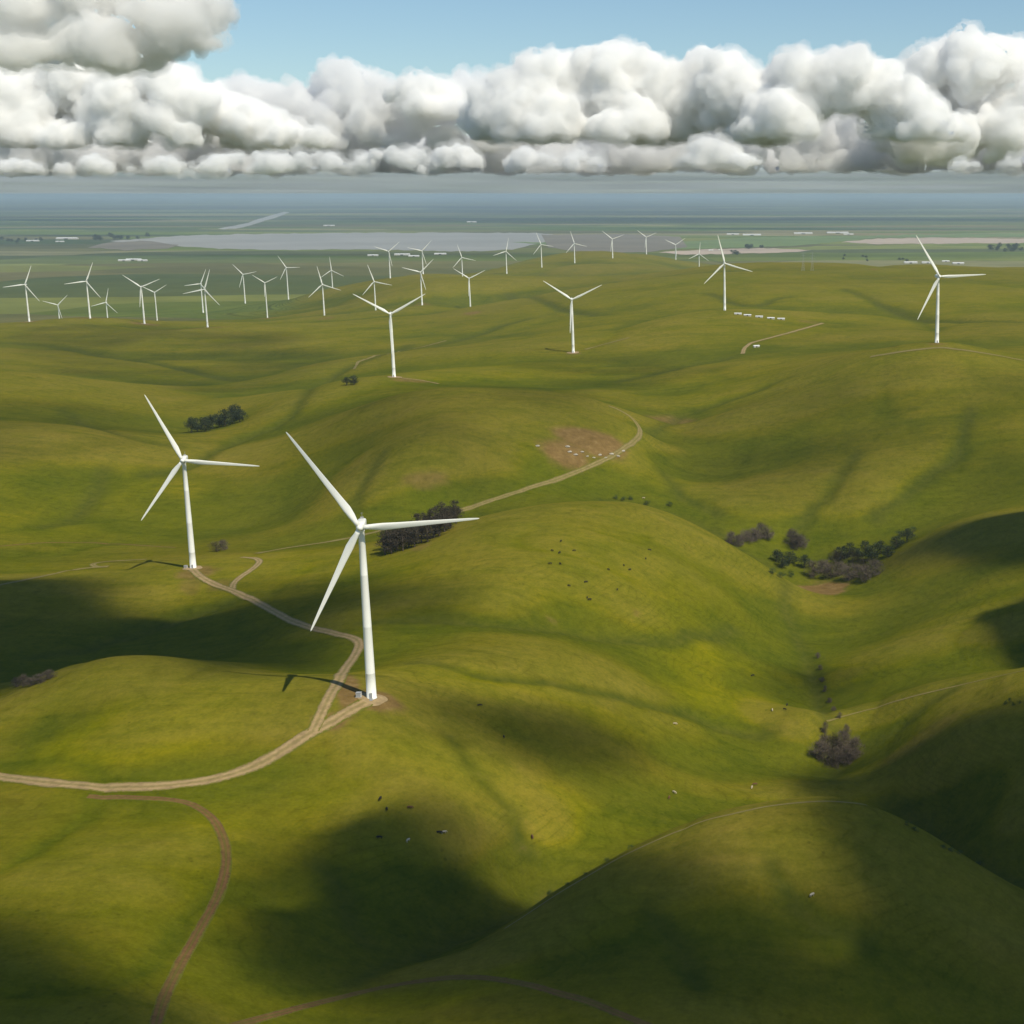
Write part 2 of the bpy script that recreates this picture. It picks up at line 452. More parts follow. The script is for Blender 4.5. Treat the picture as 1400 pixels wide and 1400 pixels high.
# ---------------------------------------------------------------- materials
def mat(name):
    m = bpy.data.materials.new(name); m.use_nodes = True
    return m, m.node_tree.nodes, m.node_tree.links, m.node_tree.nodes['Principled BSDF']
def noise_node(N, Lk, scale, detail_=4, rough=.55, dist=0.0, vec=None):
    t = N.new('ShaderNodeTexNoise'); t.inputs['Scale'].default_value = scale
    t.inputs['Detail'].default_value = detail_; t.inputs['Roughness'].default_value = rough
    t.inputs['Distortion'].default_value = dist
    if vec: Lk.new(vec, t.inputs['Vector'])
    return t.outputs['Fac']
def ramp(N, Lk, fac, stops):
    r = N.new('ShaderNodeValToRGB'); Lk.new(fac, r.inputs['Fac'])
    cr = r.color_ramp
    while len(cr.elements) > 1: cr.elements.remove(cr.elements[-1])
    cr.elements[0].position = stops[0][0]; cr.elements[0].color = (*stops[0][1], 1)
    for p, c in stops[1:]:
        e = cr.elements.new(p); e.color = (*c, 1)
    return r.outputs['Color']
def mixc(N, Lk, fac, a, b, mode='MIX'):
    m = N.new('ShaderNodeMix'); m.data_type = 'RGBA'; m.blend_type = mode
    for sock, v in ((m.inputs[0], fac), (m.inputs[6], a), (m.inputs[7], b)):
        if isinstance(v, (int, float)): sock.default_value = v
        elif isinstance(v, tuple): sock.default_value = (*v, 1)
        else: Lk.new(v, sock)
    return m.outputs[2]
def math_(N, Lk, op, a, b=0.5, clamp=False):
    m = N.new('ShaderNodeMath'); m.operation = op; m.use_clamp = clamp
    for s, v in ((m.inputs[0], a), (m.inputs[1], b)):
        if isinstance(v, (int, float)): s.default_value = v
        else: Lk.new(v, s)
    return m.outputs[0]
def simple(name, col, rough=.8, var=.15, scale=3.0, metallic=0):
    m, N, Lk, B = mat(name)
    tc = N.new('ShaderNodeTexCoord')
    f = noise_node(N, Lk, scale, 4, .6, 0, tc.outputs['Object'])
    c = ramp(N, Lk, f, [(.3, tuple(v*(1-var) for v in col)), (.7, tuple(min(1, v*(1+var)) for v in col))])
    Lk.new(c, B.inputs['Base Color']); B.inputs['Roughness'].default_value = rough
    B.inputs['Metallic'].default_value = metallic
    B.inputs['Specular IOR Level'].default_value = .3
    return m

gm, N, Lk, B = mat('hill_grass')
tc = N.new('ShaderNodeTexCoord'); vec = tc.outputs['Object']
big = noise_node(N, Lk, 1/420, 4, .55, .6, vec)
mid = noise_node(N, Lk, 1/70, 6, .62, .8, vec)
fine = noise_node(N, Lk, 1/6.5, 6, .7, 0, vec)
tiny = noise_node(N, Lk, 1/1.6, 3, .7, 0, vec)
def attr(nm):
    a = N.new('ShaderNodeAttribute'); a.attribute_name = nm; return a.outputs['Fac']
base = ramp(N, Lk, big, [(.30, (.105, .118, .004)), (.45, (.132, .128, .007)), (.60, (.158, .134, .015)), (.75, (.124, .126, .006))])
m2 = ramp(N, Lk, mid, [(.28, (.076, .098, .004)), (.5, (.126, .124, .007)), (.72, (.180, .148, .020))])
c = mixc(N, Lk, .42, base, m2)
lushc = ramp(N, Lk, mid, [(.25, (.110, .130, .001)), (.55, (.182, .172, .002)), (.8, (.215, .182, .006))])
lf = math_(N, Lk, 'MULTIPLY', attr('lush'), .75, True)
c = mixc(N, Lk, lf, c, lushc)
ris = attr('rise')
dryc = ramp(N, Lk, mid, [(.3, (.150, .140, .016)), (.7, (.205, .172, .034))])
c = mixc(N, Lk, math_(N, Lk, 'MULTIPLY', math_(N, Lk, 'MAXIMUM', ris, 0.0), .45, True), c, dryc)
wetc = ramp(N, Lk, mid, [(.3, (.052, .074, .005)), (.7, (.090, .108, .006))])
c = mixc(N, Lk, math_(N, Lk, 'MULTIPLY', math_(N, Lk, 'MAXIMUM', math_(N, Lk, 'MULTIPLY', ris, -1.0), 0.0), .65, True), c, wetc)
# tread lines and wet seams that follow stretched noise
mp = N.new('ShaderNodeMapping'); mp.inputs['Scale'].default_value = (1/90, 1/16, 1/16); mp.inputs['Rotation'].default_value = (0, 0, .35)
Lk.new(vec, mp.inputs['Vector'])
st = noise_node(N, Lk, 1.0, 5, .6, 1.2, mp.outputs[0])
sc_ = ramp(N, Lk, st, [(.33, (.62, .74, .55)), (.5, (1, 1, 1)), (.68, (1.14, 1.04, 1.2))])
c = mixc(N, Lk, .45, c, mixc(N, Lk, 1.0, c, sc_, 'MULTIPLY'))
fc = ramp(N, Lk, fine, [(.28, (.66, .70, .6)), (.5, (1, 1, 1)), (.74, (1.28, 1.2, 1.3))])
c = mixc(N, Lk, .7, c, mixc(N, Lk, 1.0, c, fc, 'MULTIPLY'))
tcx = ramp(N, Lk, tiny, [(.3, (.7, .74, .7)), (.7, (1.25, 1.2, 1.25))])
c = mixc(N, Lk, .5, c, mixc(N, Lk, 1.0, c, tcx, 'MULTIPLY'))
sepz = N.new('ShaderNodeSeparateXYZ'); Lk.new(vec, sepz.inputs[0])
warp = noise_node(N, Lk, 1/26, 3, .5, 0, vec)
cz = math_(N, Lk, 'ADD', math_(N, Lk, 'MULTIPLY', sepz.outputs[2], .42), math_(N, Lk, 'MULTIPLY', warp, 3.2))
treads = math_(N, Lk, 'ABSOLUTE', math_(N, Lk, 'SUBTRACT', math_(N, Lk, 'FRACT', cz), .5))
trm = ramp(N, Lk, treads, [(.03, (.74, .76, .62)), (.12, (1, 1, 1)), (.3, (1, 1, 1)), (.46, (1.10, 1.06, 1.15))])
brk = ramp(N, Lk, noise_node(N, Lk, 1/55, 4, .6, 0, vec), [(.45, (0, 0, 0)), (.62, (1, 1, 1))])
c = mixc(N, Lk, math_(N, Lk, 'MULTIPLY', brk, .55), c, mixc(N, Lk, 1.0, c, trm, 'MULTIPLY'))
vw = N.new('ShaderNodeTexVoronoi'); vw.inputs['Scale'].default_value = 1/4.5; Lk.new(vec, vw.inputs['Vector'])
wds = ramp(N, Lk, vw.outputs['Distance'], [(.10, (.42, .48, .42)), (.22, (1, 1, 1))])
wbr = ramp(N, Lk, noise_node(N, Lk, 1/38, 5, .65, 0, vec), [(.50, (0, 0, 0)), (.66, (1, 1, 1))])
c = mixc(N, Lk, math_(N, Lk, 'MULTIPLY', wbr, .6), c, mixc(N, Lk, 1.0, c, wds, 'MULTIPLY'))
soilc = ramp(N, Lk, fine, [(.3, (.125, .082, .030)), (.55, (.185, .118, .048)), (.75, (.27, .19, .09))])
sf = math_(N, Lk, 'MULTIPLY', attr('soil'), math_(N, Lk, 'ADD', mid, .42), True)
c = mixc(N, Lk, sf, c, soilc)
# farmland of the plain: long fields, cloud-shadow bands painted into their colour
mpp = N.new('ShaderNodeMapping'); mpp.inputs['Scale'].default_value = (1/2100, 1/800, 1); mpp.inputs['Rotation'].default_value = (0, 0, .12)
Lk.new(vec, mpp.inputs['Vector'])
vo = N.new('ShaderNodeTexVoronoi'); vo.distance = 'CHEBYCHEV'; vo.voronoi_dimensions = '2D'; vo.inputs['Scale'].default_value = 1.0
wpn = N.new('ShaderNodeTexNoise'); wpn.inputs['Scale'].default_value = 1/2500; Lk.new(vec, wpn.inputs['Vector'])
va = N.new('ShaderNodeVectorMath'); va.operation = 'SCALE'; va.inputs['Scale'].default_value = 1.1; Lk.new(wpn.outputs['Color'], va.inputs[0])
vb = N.new('ShaderNodeVectorMath'); vb.operation = 'ADD'; Lk.new(mpp.outputs[0], vb.inputs[0]); Lk.new(va.outputs[0], vb.inputs[1])
Lk.new(vb.outputs[0], vo.inputs['Vector'])
sepc = N.new('ShaderNodeSeparateColor'); Lk.new(vo.outputs['Color'], sepc.inputs[0])
fld = ramp(N, Lk, sepc.outputs[0], [(0, (.080, .125, .030)), (.22, (.125, .165, .042)), (.42, (.165, .190, .055)), (.55, (.085, .095, .045)), (.68, (.21, .18, .085)), (.82, (.055, .085, .040)), (.92, (.17, .20, .07)), (1, (.26, .22, .13))])
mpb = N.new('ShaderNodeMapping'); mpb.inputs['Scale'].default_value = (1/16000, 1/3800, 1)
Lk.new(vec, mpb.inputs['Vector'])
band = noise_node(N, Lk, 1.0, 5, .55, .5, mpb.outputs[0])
shade_bandc = ramp(N, Lk, band, [(.38, (.24, .34, .36)), (.47, (.8, .88, .82)), (.62, (1.2, 1.15, 1.0))])  # dark stops paint cloud-shadow bands over the fields
fld = mixc(N, Lk, 1.0, fld, shade_bandc, 'MULTIPLY')
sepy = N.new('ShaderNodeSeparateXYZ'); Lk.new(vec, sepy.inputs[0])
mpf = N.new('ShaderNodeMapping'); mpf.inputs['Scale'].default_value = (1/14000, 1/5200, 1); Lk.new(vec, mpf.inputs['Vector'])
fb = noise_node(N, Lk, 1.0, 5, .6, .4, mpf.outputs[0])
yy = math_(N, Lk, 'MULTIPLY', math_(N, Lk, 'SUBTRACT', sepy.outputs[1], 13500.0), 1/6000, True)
painted_shade = math_(N, Lk, 'MULTIPLY', yy, ramp(N, Lk, fb, [(.40, (1, 1, 1)), (.58, (.12, .12, .12))]))  # cloud shadow put into the colour of the far plain
fld = mixc(N, Lk, painted_shade, fld, mixc(N, Lk, 1.0, fld, (.22, .26, .38), 'MULTIPLY'))
pn = noise_node(N, Lk, 1/300, 5, .65, 0, vec)
fld = mixc(N, Lk, .5, fld, mixc(N, Lk, 1.0, fld, ramp(N, Lk, pn, [(.3, (.5, .55, .5)), (.7, (1.4, 1.35, 1.3))]), 'MULTIPLY'))
gf = attr('gully')
gcol = ramp(N, Lk, fine, [(.3, (.045, .060, .008)), (.6, (.085, .090, .014)), (.75, (.12, .095, .035))])
c = mixc(N, Lk, math_(N, Lk, 'MULTIPLY', math_(N, Lk, 'MULTIPLY', gf, math_(N, Lk, 'ADD', mid, .2)), .95, True), c, gcol)
c = mixc(N, Lk, 1.0, c, (1.04, 1.03, .86), 'MULTIPLY')
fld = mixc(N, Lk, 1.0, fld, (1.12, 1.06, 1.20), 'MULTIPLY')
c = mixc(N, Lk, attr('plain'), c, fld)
Lk.new(c, B.inputs['Base Color'])
B.inputs['Roughness'].default_value = 1.0; B.inputs['Specular IOR Level'].default_value = 0
bp = N.new('ShaderNodeBump'); bp.inputs['Strength'].default_value = .55; bp.inputs['Distance'].default_value = 1.0
Lk.new(math_(N, Lk, 'ADD', fine, math_(N, Lk, 'MULTIPLY', mid, 4.0)), bp.inputs['Height']); Lk.new(bp.outputs[0], B.inputs['Normal'])
me.materials.append(gm)
ground = bpy.data.objects.new('ground', me); COL.objects.link(ground)
tag(ground, kind='structure')

M = {}
M['gravel'] = simple('road_gravel', (.33, .235, .115), .95, .22, .35)
M['dirt'] = simple('track_dirt', (.145, .092, .038), .95, .30, .3)
M['faint'] = simple('track_worn_grass', (.22, .175, .07), .95, .25, .25)
def roadmat(name, col, wear):
    m, N, Lk, B = mat(name)
    tc = N.new('ShaderNodeTexCoord'); v = tc.outputs['Object']
    n1 = noise_node(N, Lk, .35, 5, .65, 0, v); n2 = noise_node(N, Lk, 1.6, 4, .7, 0, v); n3 = noise_node(N, Lk, .05, 3, .6, 0, v)
    base = ramp(N, Lk, n1, [(.3, tuple(k*.72 for k in col)), (.7, tuple(k*1.22 for k in col))])
    a = N.new('ShaderNodeAttribute'); a.attribute_name = 'across'
    ab = math_(N, Lk, 'ABSOLUTE', a.outputs['Fac'])
    rut = ramp(N, Lk, ab, [(.0, (.80, .84, .72)), (.22, (.90, .92, .85)), (.38, (1.12, 1.1, 1.08)), (.55, (1.0, 1.0, 1.0)), (.8, (.82, .82, .78))])
    c_ = mixc(N, Lk, .8, base, mixc(N, Lk, 1.0, base, rut, 'MULTIPLY'))
    grass = ramp(N, Lk, n2, [(.3, (.085, .098, .010)), (.7, (.165, .150, .018))])
    edge = math_(N, Lk, 'ADD', ab, math_(N, Lk, 'MULTIPLY', math_(N, Lk, 'SUBTRACT', math_(N, Lk, 'ADD', n1, n2), 1.0), .9))
    ef = ramp(N, Lk, edge, [(.70, (0, 0, 0)), (.88, (1, 1, 1))])
    c_ = mixc(N, Lk, ef, c_, grass)
    mid_ = math_(N, Lk, 'MULTIPLY', math_(N, Lk, 'LESS_THAN', math_(N, Lk, 'ADD', ab, math_(N, Lk, 'MULTIPLY', n2, .3)), .30), wear)
    c_ = mixc(N, Lk, mid_, c_, grass)
    c_ = mixc(N, Lk, ramp(N, Lk, n3, [(.4, (0, 0, 0)), (.65, (wear*.6,)*3)]), c_, grass)
    Lk.new(c_, B.inputs['Base Color']); B.inputs['Roughness'].default_value = .95; B.inputs['Specular IOR Level'].default_value = .1
    return m
M['gravel_road'] = roadmat('gravel_road', (.33, .235, .115), .18)
M['dirt'] = roadmat('dirt_track', (.165, .090, .034), .5)
M['faint'] = roadmat('worn_track', (.24, .185, .075), .35)
M['white'] = simple('turbine_paint', (.86, .85, .77), .4, .03, .15)
M['metal'] = simple('grey_metal', (.35, .35, .34), .5, .1, 2)
M['dark'] = simple('dark_rubber', (.04, .04, .045), .6, .1, 2)
M['bark'] = simple('bark', (.12, .09, .065), .95, .3, 2)
M['roof'] = simple('white_sheet_roof', (.78, .78, .76), .5, .05, .2)
M['wallp'] = simple('pale_wall', (.55, .52, .46), .8, .1, .3)
M['cowb'] = simple('black_hide', (.018, .015, .013), .8, .2, 3)
M['cown'] = simple('brown_hide', (.14, .065, .03), .8, .25, 3)
M['cowt'] = simple('tan_hide', (.50, .42, .30), .8, .15, 3)
M['lawn'] = simple('pale_rock', (.42, .38, .30), .9, .2, 1)
def leafmat(name, a, b):
    m, N, Lk, B = mat(name)
    tc = N.new('ShaderNodeTexCoord')
    f = noise_node(N, Lk, .9, 5, .7, 0, tc.outputs['Object'])
    Lk.new(ramp(N, Lk, f, [(.3, a), (.7, b)]), B.inputs['Base Color'])
    B.inputs['Roughness'].default_value = .8; B.inputs['Specular IOR Level'].default_value = .15
    return m
M['leaf_dark'] = leafmat('leaf_dark_green', (.022, .036, .014), (.050, .062, .024))
M['leaf_green'] = leafmat('leaf_green', (.035, .065, .014), (.085, .115, .026))
M['leaf_euc'] = leafmat('leaf_grey_olive', (.030, .026, .016), (.078, .062, .040))
M['twig'] = leafmat('bare_twigs', (.065, .050, .036), (.165, .130, .095))

# ---------------------------------------------------------------- roads draped on the ground
def smooth_poly(p, step):
    p = [Vector(q[:2]) for q in p]
    out = []
    for i in range(len(p)-1):
        p0, p1, p2, p3 = p[max(i-1, 0)], p[i], p[i+1], p[min(i+2, len(p)-1)]
        k = max(2, int((p2-p1).length/step))
        for j in range(k):
            t = j/k
            out.append(0.5*((2*p1)+(-p0+p2)*t+(2*p0-5*p1+4*p2-p3)*t*t+(-p0+3*p1-3*p2+p3)*t**3))
    out.append(p[-1])
    return out
def road(name, pts, width, m, label, cat, lift=.06, taper=False):
    dense = []
    for (x0, y0), (x1, y1) in zip(pts[:-1], pts[1:]):
        for j in range(3): dense.append((x0+(x1-x0)*j/3, y0+(y1-y0)*j/3))
    dense.append(pts[-1])
    hs = [h for h in hits(dense) if h]
    med = float(np.median([math.dist(a[:2], b[:2]) for a, b in zip(hs[:-1], hs[1:])]))
    keep = [hs[0]]
    for h in hs[1:]:
        if math.dist(h[:2], keep[-1][:2]) < 9*med + 15: keep.append(h)
    hs = keep
    c = smooth_poly(hs, max(2.0, width*.5))
    c = np.array([(q.x, q.y) for q in c])
    for _ in range(12): c[1:-1] = (c[:-2]+2*c[1:-1]+c[2:])/4
    t = np.gradient(c, axis=0); t /= np.maximum(np.linalg.norm(t, axis=1, keepdims=True), 1e-6)
    nrm = np.stack([-t[:, 1], t[:, 0]], 1)
    NW = 13
    offs = np.linspace(-1, 1, NW)
    X = np.zeros((len(c), NW)); Y = np.zeros_like(X)
    for j, o in enumerate(offs):
        w = width*.62*(1 + .16*2*fbm(c[:, 0]/9+j*(1 if abs(o) == 1 else 0)*31, c[:, 1]/9, 2))
        if taper:
            q = np.linspace(0, 1, len(c)); w = w*np.clip(np.minimum(q, 1-q)*10+.35, 0, 1)
        X[:, j] = c[:, 0]+nrm[:, 0]*o*w; Y[:, j] = c[:, 1]+nrm[:, 1]*o*w
    Zb = height(X, Y)
    Dd = np.hypot(X, Y)
    Z = Zb + lift + Dd*1.2e-4 - 0.0*Zb
    Z[:, 0] -= .1; Z[:, -1] -= .1
    vs = np.stack([X, Y, Z], -1).reshape(-1, 3)
    fs = [(i*NW+j, (i+1)*NW+j, (i+1)*NW+j+1, i*NW+j+1) for i in range(len(c)-1) for j in range(NW-1)]
    o = mesh_obj(name, vs, fs, m, None, True)
    if o.data.polygons[0].normal.z < 0: o.data.flip_normals()
    at = o.data.attributes.new('across', 'FLOAT', 'POINT'); at.data.foreach_set('value', np.tile(offs, len(c)).astype(np.float32))
    tag(o, label, cat, kind='structure')
    return o
MAIN = [(-90,1046),(0,1062),(80,1073),(150,1077),(210,1077),(290,1068),(345,1050),(385,1028),(420,1004),(450,990),(478,972),(506,958)]
road('road', MAIN, 6.2, M['gravel_road'], 'pale gravel road curving from the left edge up to the nearest turbine', 'road', .14)
road('road', [(428,1000),(440,975),(455,945),(470,918),(484,898),(493,882),(488,873),(465,868),(432,861),(400,850),(370,834),(345,820),(318,808),(292,799),(272,788),(264,779)], 5.2, M['gravel_road'], 'gravel road linking the two nearest turbines', 'road', .18)
road('path', [(318,806),(318,798),(330,788),(348,777),(356,768),(350,763),(330,762)], 4.5, M['gravel_road'], 'short hooked gravel spur right of the second turbine', 'path', .12)
road('path', [(350,757),(400,748),(450,741),(500,731),(560,716),(600,706),(640,695),(680,682),(720,669),(760,656),(800,641),(835,625),(862,608),(875,596),(875,586),(865,572),(850,562),(832,555)], 4.6, M['faint'], 'long pale track running right behind the grove and looping round the bare slope', 'path', .15)
road('path', [(200,765),(160,767),(135,769),(124,772),(132,776),(148,775)], 4.0, M['faint'], 'small pale loop of track left of the second turbine', 'path', .15)
road('path', [(-30,806),(0,800),(50,790),(100,779),(148,774)], 3.5, M['faint'], 'faint track climbing from the left edge below the loop', 'path', .15)
road('path', [(0,747),(60,742),(120,742),(180,745),(240,749)], 2.6, M['dirt'], 'thin dark track crossing the pasture behind the second turbine', 'path', .12)
road('path', [(120,1089),(180,1091),(235,1093),(268,1100),(295,1122),(309,1155),(310,1185),(302,1215),(288,1245),(268,1280),(248,1315),(230,1350),(217,1385),(208,1425)], 3.2, M['dirt'], 'reddish dirt track bending down through the bottom left pasture', 'path', .12)
road('path', [(250,1425),(330,1400),(420,1375),(520,1350),(600,1337),(660,1336),(720,1346),(800,1368),(880,1400),(940,1430)], 2.8, M['dirt'], 'reddish dirt track crossing the bottom edge', 'path', .12)
road('path', [(1190,488),(1240,480),(1285,475),(1340,482),(1400,493),(1460,503)], 6.0, M['faint'], 'pale track along the crest by the far right turbine', 'path', .2)
road('path', [(1015,484),(1018,476),(1027,469),(1050,463),(1080,455),(1105,448),(1125,442)], 6.0, M['gravel_road'], 'short curved gravel track on the distant right hill', 'path', .3)
road('path', [(548,517),(575,520),(600,525)], 4.0, M['gravel_road'], 'gravel apron beside the middle left turbine', 'path', .2)
road('path', [(484,505),(490,495),(510,488),(545,481),(580,474),(610,466)], 4.0, M['faint'], 'faint looping track on the hillside behind the middle left turbine', 'path', .3)
road('path', [(800,478),(830,470),(860,462)], 4.0, M['faint'], 'faint short track right of the lone middle turbine', 'path', .3)

road('path', [(690,1270),(760,1224),(850,1171),(950,1126),(1050,1102),(1130,1095),(1185,1101)], 1.5, M['faint'], 'thin pale stock trail along the crest of the foreground ridge', 'path', .1)
road('path', [(1130,986),(1180,972),(1250,952),(1320,935),(1400,917),(1460,905)], 1.3, M['faint'], 'thin pale stock trail along the low crest at the right', 'path', .1)

def pad(name, x, y, r, label):
    th = np.linspace(0, 2*np.pi, 28, endpoint=False)
    vs = [(x, y, hz(x, y)+.35)]
    for k, f in enumerate((.5, 1.0)):
        rr = r*f*(1+.25*np.sin(th*3+x)*.5)
        X = x+rr*np.cos(th); Y = y+rr*np.sin(th); Z = height(X, Y)+(.32 if k == 0 else .06)+math.hypot(x, y)*1.2e-4
        vs += list(zip(X, Y, Z))
    fs = [(0, 1+i, 1+(i+1) % 28) for i in range(28)] + [(1+i, 29+i, 29+(i+1) % 28, 1+(i+1) % 28) for i in range(28)]
    o = mesh_obj(name, vs, fs, M['gravel'], None, True)
    tag(o, label, 'gravel pad', 'gravel pads under the wind turbines', 'structure')

# ---------------------------------------------------------------- wind turbines
def make_turbine():
    root = empty('wind_turbine')
    t = MB(); prof = [(0, 2.45), (.35, 2.45), (.4, 2.28), (12, 2.18), (12.08, 2.21), (12.2, 2.17), (34, 1.98), (34.1, 2.0), (34.25, 1.97), (58, 1.68), (58.1, 1.7), (58.25, 1.66), (78.2, 1.4), (78.4, 1.55), (78.8, 1.55)]
    t.tube([(0, 0, z) for z, r in prof], [r for z, r in prof], 28)
    tower = t.build('tower', M['white'], root, True)
    d = MB(); d.box((-.55, -2.5, .9), (.55, -2.2, 3.2)); door = d.build('door', M['metal'], tower)
    s = MB()
    for k in range(5): s.box((-.7, -3.9+.3*k, 0), (.7, -3.6+.3*k, .18*(k+1)))
    s.build('steps', M['metal'], tower)
    nb = MB()
    prof = [(-2.9, 1.15, 1.25), (-2.2, 1.7, 1.75), (0, 1.85, 1.95), (4.5, 1.85, 1.95), (7.2, 1.6, 1.6), (7.9, 1.1, 1.2)]
    rings = []
    for y, w, h in prof:
        rings += [(w*math.copysign(abs(math.cos(a))**.45, math.cos(a)), y, 80.9+h*math.copysign(abs(math.sin(a))**.45, math.sin(a))) for a in [2*math.pi*k/20 for k in range(20)]]
    fs = [(i*20+k, i*20+(k+1) % 20, (i+1)*20+(k+1) % 20, (i+1)*20+k) for i in range(5) for k in range(20)] + [tuple(range(20))[::-1], tuple(range(100, 120))]
    nb.add(rings, fs)
    nac = nb.build('nacelle', M['white'], root, True)
    m = MB(); m.tube([(0, 6.0, 82.6), (0, 6.0, 85.2)], [.09, .07], 6); m.tube([(-.6, 6.0, 85.0), (.6, 6.0, 85.0)], [.06, .06], 6)
    m.box((-.7, 4.9, 82.7), (.7, 5.6, 83.5))
    m.build('wind_vane_mast', M['metal'], nac)
    h = MB(); h.tube([(0, -2.85, 80.9), (0, -3.3, 80.9), (0, -4.6, 80.9), (0, -5.6, 80.9), (0, -6.2, 80.9), (0, -6.4, 80.9)], [1.3, 1.62, 1.6, 1.2, .6, .05], 20)
    h.build('hub', M['white'], root, True)
    b = MB()
    secs = [(.9, 1.05, 1.05, 0, 20), (3.0, 1.05, 1.05, 0, 18), (6.0, 1.7, .75, .25, 15), (9.5, 2.0, .48, .40, 11), (16, 1.65, .34, .35, 7), (26, 1.3, .22, .2, 4), (37, .92, .14, .1, 2), (46, .60, .08, .0, 1), (49.2, .34, .05, -.05, 0), (50, .10, .03, -.1, 0)]
    vs = []
    for z, cw, th, off, tw in secs:
        a0 = math.radians(tw)
        for k in range(16):
            a = 2*math.pi*k/16
            x = cw*(.86 if cw != th else 1)*math.cos(a)+off; y = th*math.sin(a)*(1 if cw == th else (.55+.45*math.cos(a)*-1+.45))
            vs.append((x*math.cos(a0)-y*math.sin(a0), x*math.sin(a0)+y*math.cos(a0) - (z/50)**2*1.2, z))
    fs = [(i*16+k, i*16+(k+1) % 16, (i+1)*16+(k+1) % 16, (i+1)*16+k) for i in range(len(secs)-1) for k in range(16)] + [tuple(range(16))[::-1], tuple((len(secs)-1)*16+k for k in range(16))]
    b.add(vs, fs)
    b0 = b.build('blade', M['white'], root, True)
    for k in range(2):
        c = b0.copy(); COL.objects.link(c); c.parent = root
    return root
PADL = {0: 'gravel pad under the leftmost tall turbine', 4: 'gravel pad under the big Y turbine of the left ridge', 7: 'gravel pad under the nearer turbine of the crossed pair', 9: 'gravel pad under the lone Y turbine midway on the left ridge', 12: 'gravel pad under the right end turbine of the left ridge', 18: 'gravel pad under the Y turbine right of the stacked pair', 19: 'gravel pad under the big middle left turbine', 25: 'gravel pad under the lone central turbine', 30: 'gravel pad under the second largest turbine', 31: 'gravel pad under the nearest turbine'}
proto = make_turbine()
YAW = math.radians(11)
for i, t in enumerate(turbines):
    o = proto if i == 0 else copy_tree(proto)
    x, y = t['x'], t['y']
    g = hz(x, y)
    t['g'] = g
    k = t['R']/50.0
    hub_z = t['z'] + t['H']
    # the tower stands on the ground, the rotor sits at the surveyed hub height
    hs = (hub_z - g)/80.9
    o.location = (x, y, g)
    yaw = YAW + math.radians(random.uniform(-4, 4))
    o.rotation_euler = (0, 0, yaw)
    j = 0
    for ch in o.children:
        nm = ch.name.split('.')[0]
        if nm == 'tower': ch.scale = (k*.93, k*.93, hs)
        elif nm in ('nacelle', 'hub'):
            ch.scale = (k, k, k); ch.location = (0, 0, 80.9*hs - 80.9*k)
        elif nm == 'blade':
            ch.scale = (k, k, k); ch.location = (0, -4.4*k, 80.9*hs)
            ch.rotation_euler = (0, t['ph'] + j*2*math.pi/3, 0); j += 1
    tag(o, t['label'], 'wind turbine', 'white wind turbines on the hills')
    if i in (0, 4, 7, 9, 12, 18, 19, 25, 30, 31):
        pad('gravel_pad', x, y, 6.5 if i > 29 else 9, PADL[i])
# transformer boxes beside the two nearest turbines
for ti, lab, dx in ((31, 'small pale transformer cabinet left of the nearest tower foot', -5.5), (30, 'small pale transformer cabinet beside the second tower foot', -5.0)):
    t = turbines[ti]
    x, y = t['x']+dx, t['y']-.5
    r = empty('transformer_cabinet', (x, y, hz(x, y)+.05))
    b = MB(); b.box((-1.1, -.9, .16), (1.1, .9, 2.0)); b.build('cabinet', M['wallp'], r)
    b = MB(); b.box((-1.3, -1.1, -.3), (1.3, 1.1, .16)); b.build('plinth', M['metal'], r)
    b = MB(); b.box((-1.2, -1.0, 2.0), (1.2, 1.0, 2.12)); b.build('lid', M['metal'], r)
    b = MB(); b.box((-.95, -.94, .3), (-.04, -.9, 1.85)); b.build('door', M['metal'], r)
    b = MB(); b.box((.04, -.94, .3), (.95, -.9, 1.85)); b.build('door', M['metal'], r)
    tag(r, lab, 'transformer', 'transformer cabinets beside the turbines')

# ---------------------------------------------------------------- trees and shrubs
def crown_mesh(h, w, z0, nclump, nleaf, leaf, seed, mode='leaf'):
    r = random.Random(seed); b = MB()
    cl = []
    for i in range(nclump):
        a = r.uniform(0, 2*math.pi); rr = w/2*math.sqrt(r.random())*.85; z = z0 + (h-z0)*r.uniform(.12, .95)
        env = math.sin(math.pi*min(.97, max(.1, (z-z0)/(h-z0)*.8+.15)))
        cl.append((Vector((math.cos(a)*rr*env, math.sin(a)*rr*env, z)), w*r.uniform(.12, .24)))
    for p, rad in cl:
        for k in range(nleaf):
            d = Vector((r.gauss(0, 1), r.gauss(0, 1), r.gauss(0, .8))).normalized()
            q = p + d*rad*r.uniform(.45, 1.08)
            if mode == 'twig':
                e = (d*1.0 + Vector((r.uniform(-.5, .5), r.uniform(-.5, .5), .35))).normalized()*leaf*r.uniform(2.0, 3.6)
                s = e.orthogonal().normalized()*leaf*.13
                b.add([q-e*.5-s, q-e*.5+s, q+e*.5+s*.3, q+e*.5-s*.3], [(0, 1, 2, 3)])
            else:
                n1 = Vector((r.gauss(0, 1), r.gauss(0, 1), r.gauss(0, 1))).normalized()
                s = n1.orthogonal().normalized()*leaf*r.uniform(.6, 1.2); t_ = n1.cross(s).normalized()*leaf*r.uniform(.4, .9)
                b.add([q-s, q+t_, q+s, q-t_], [(0, 1, 2, 3)])
    return b, cl
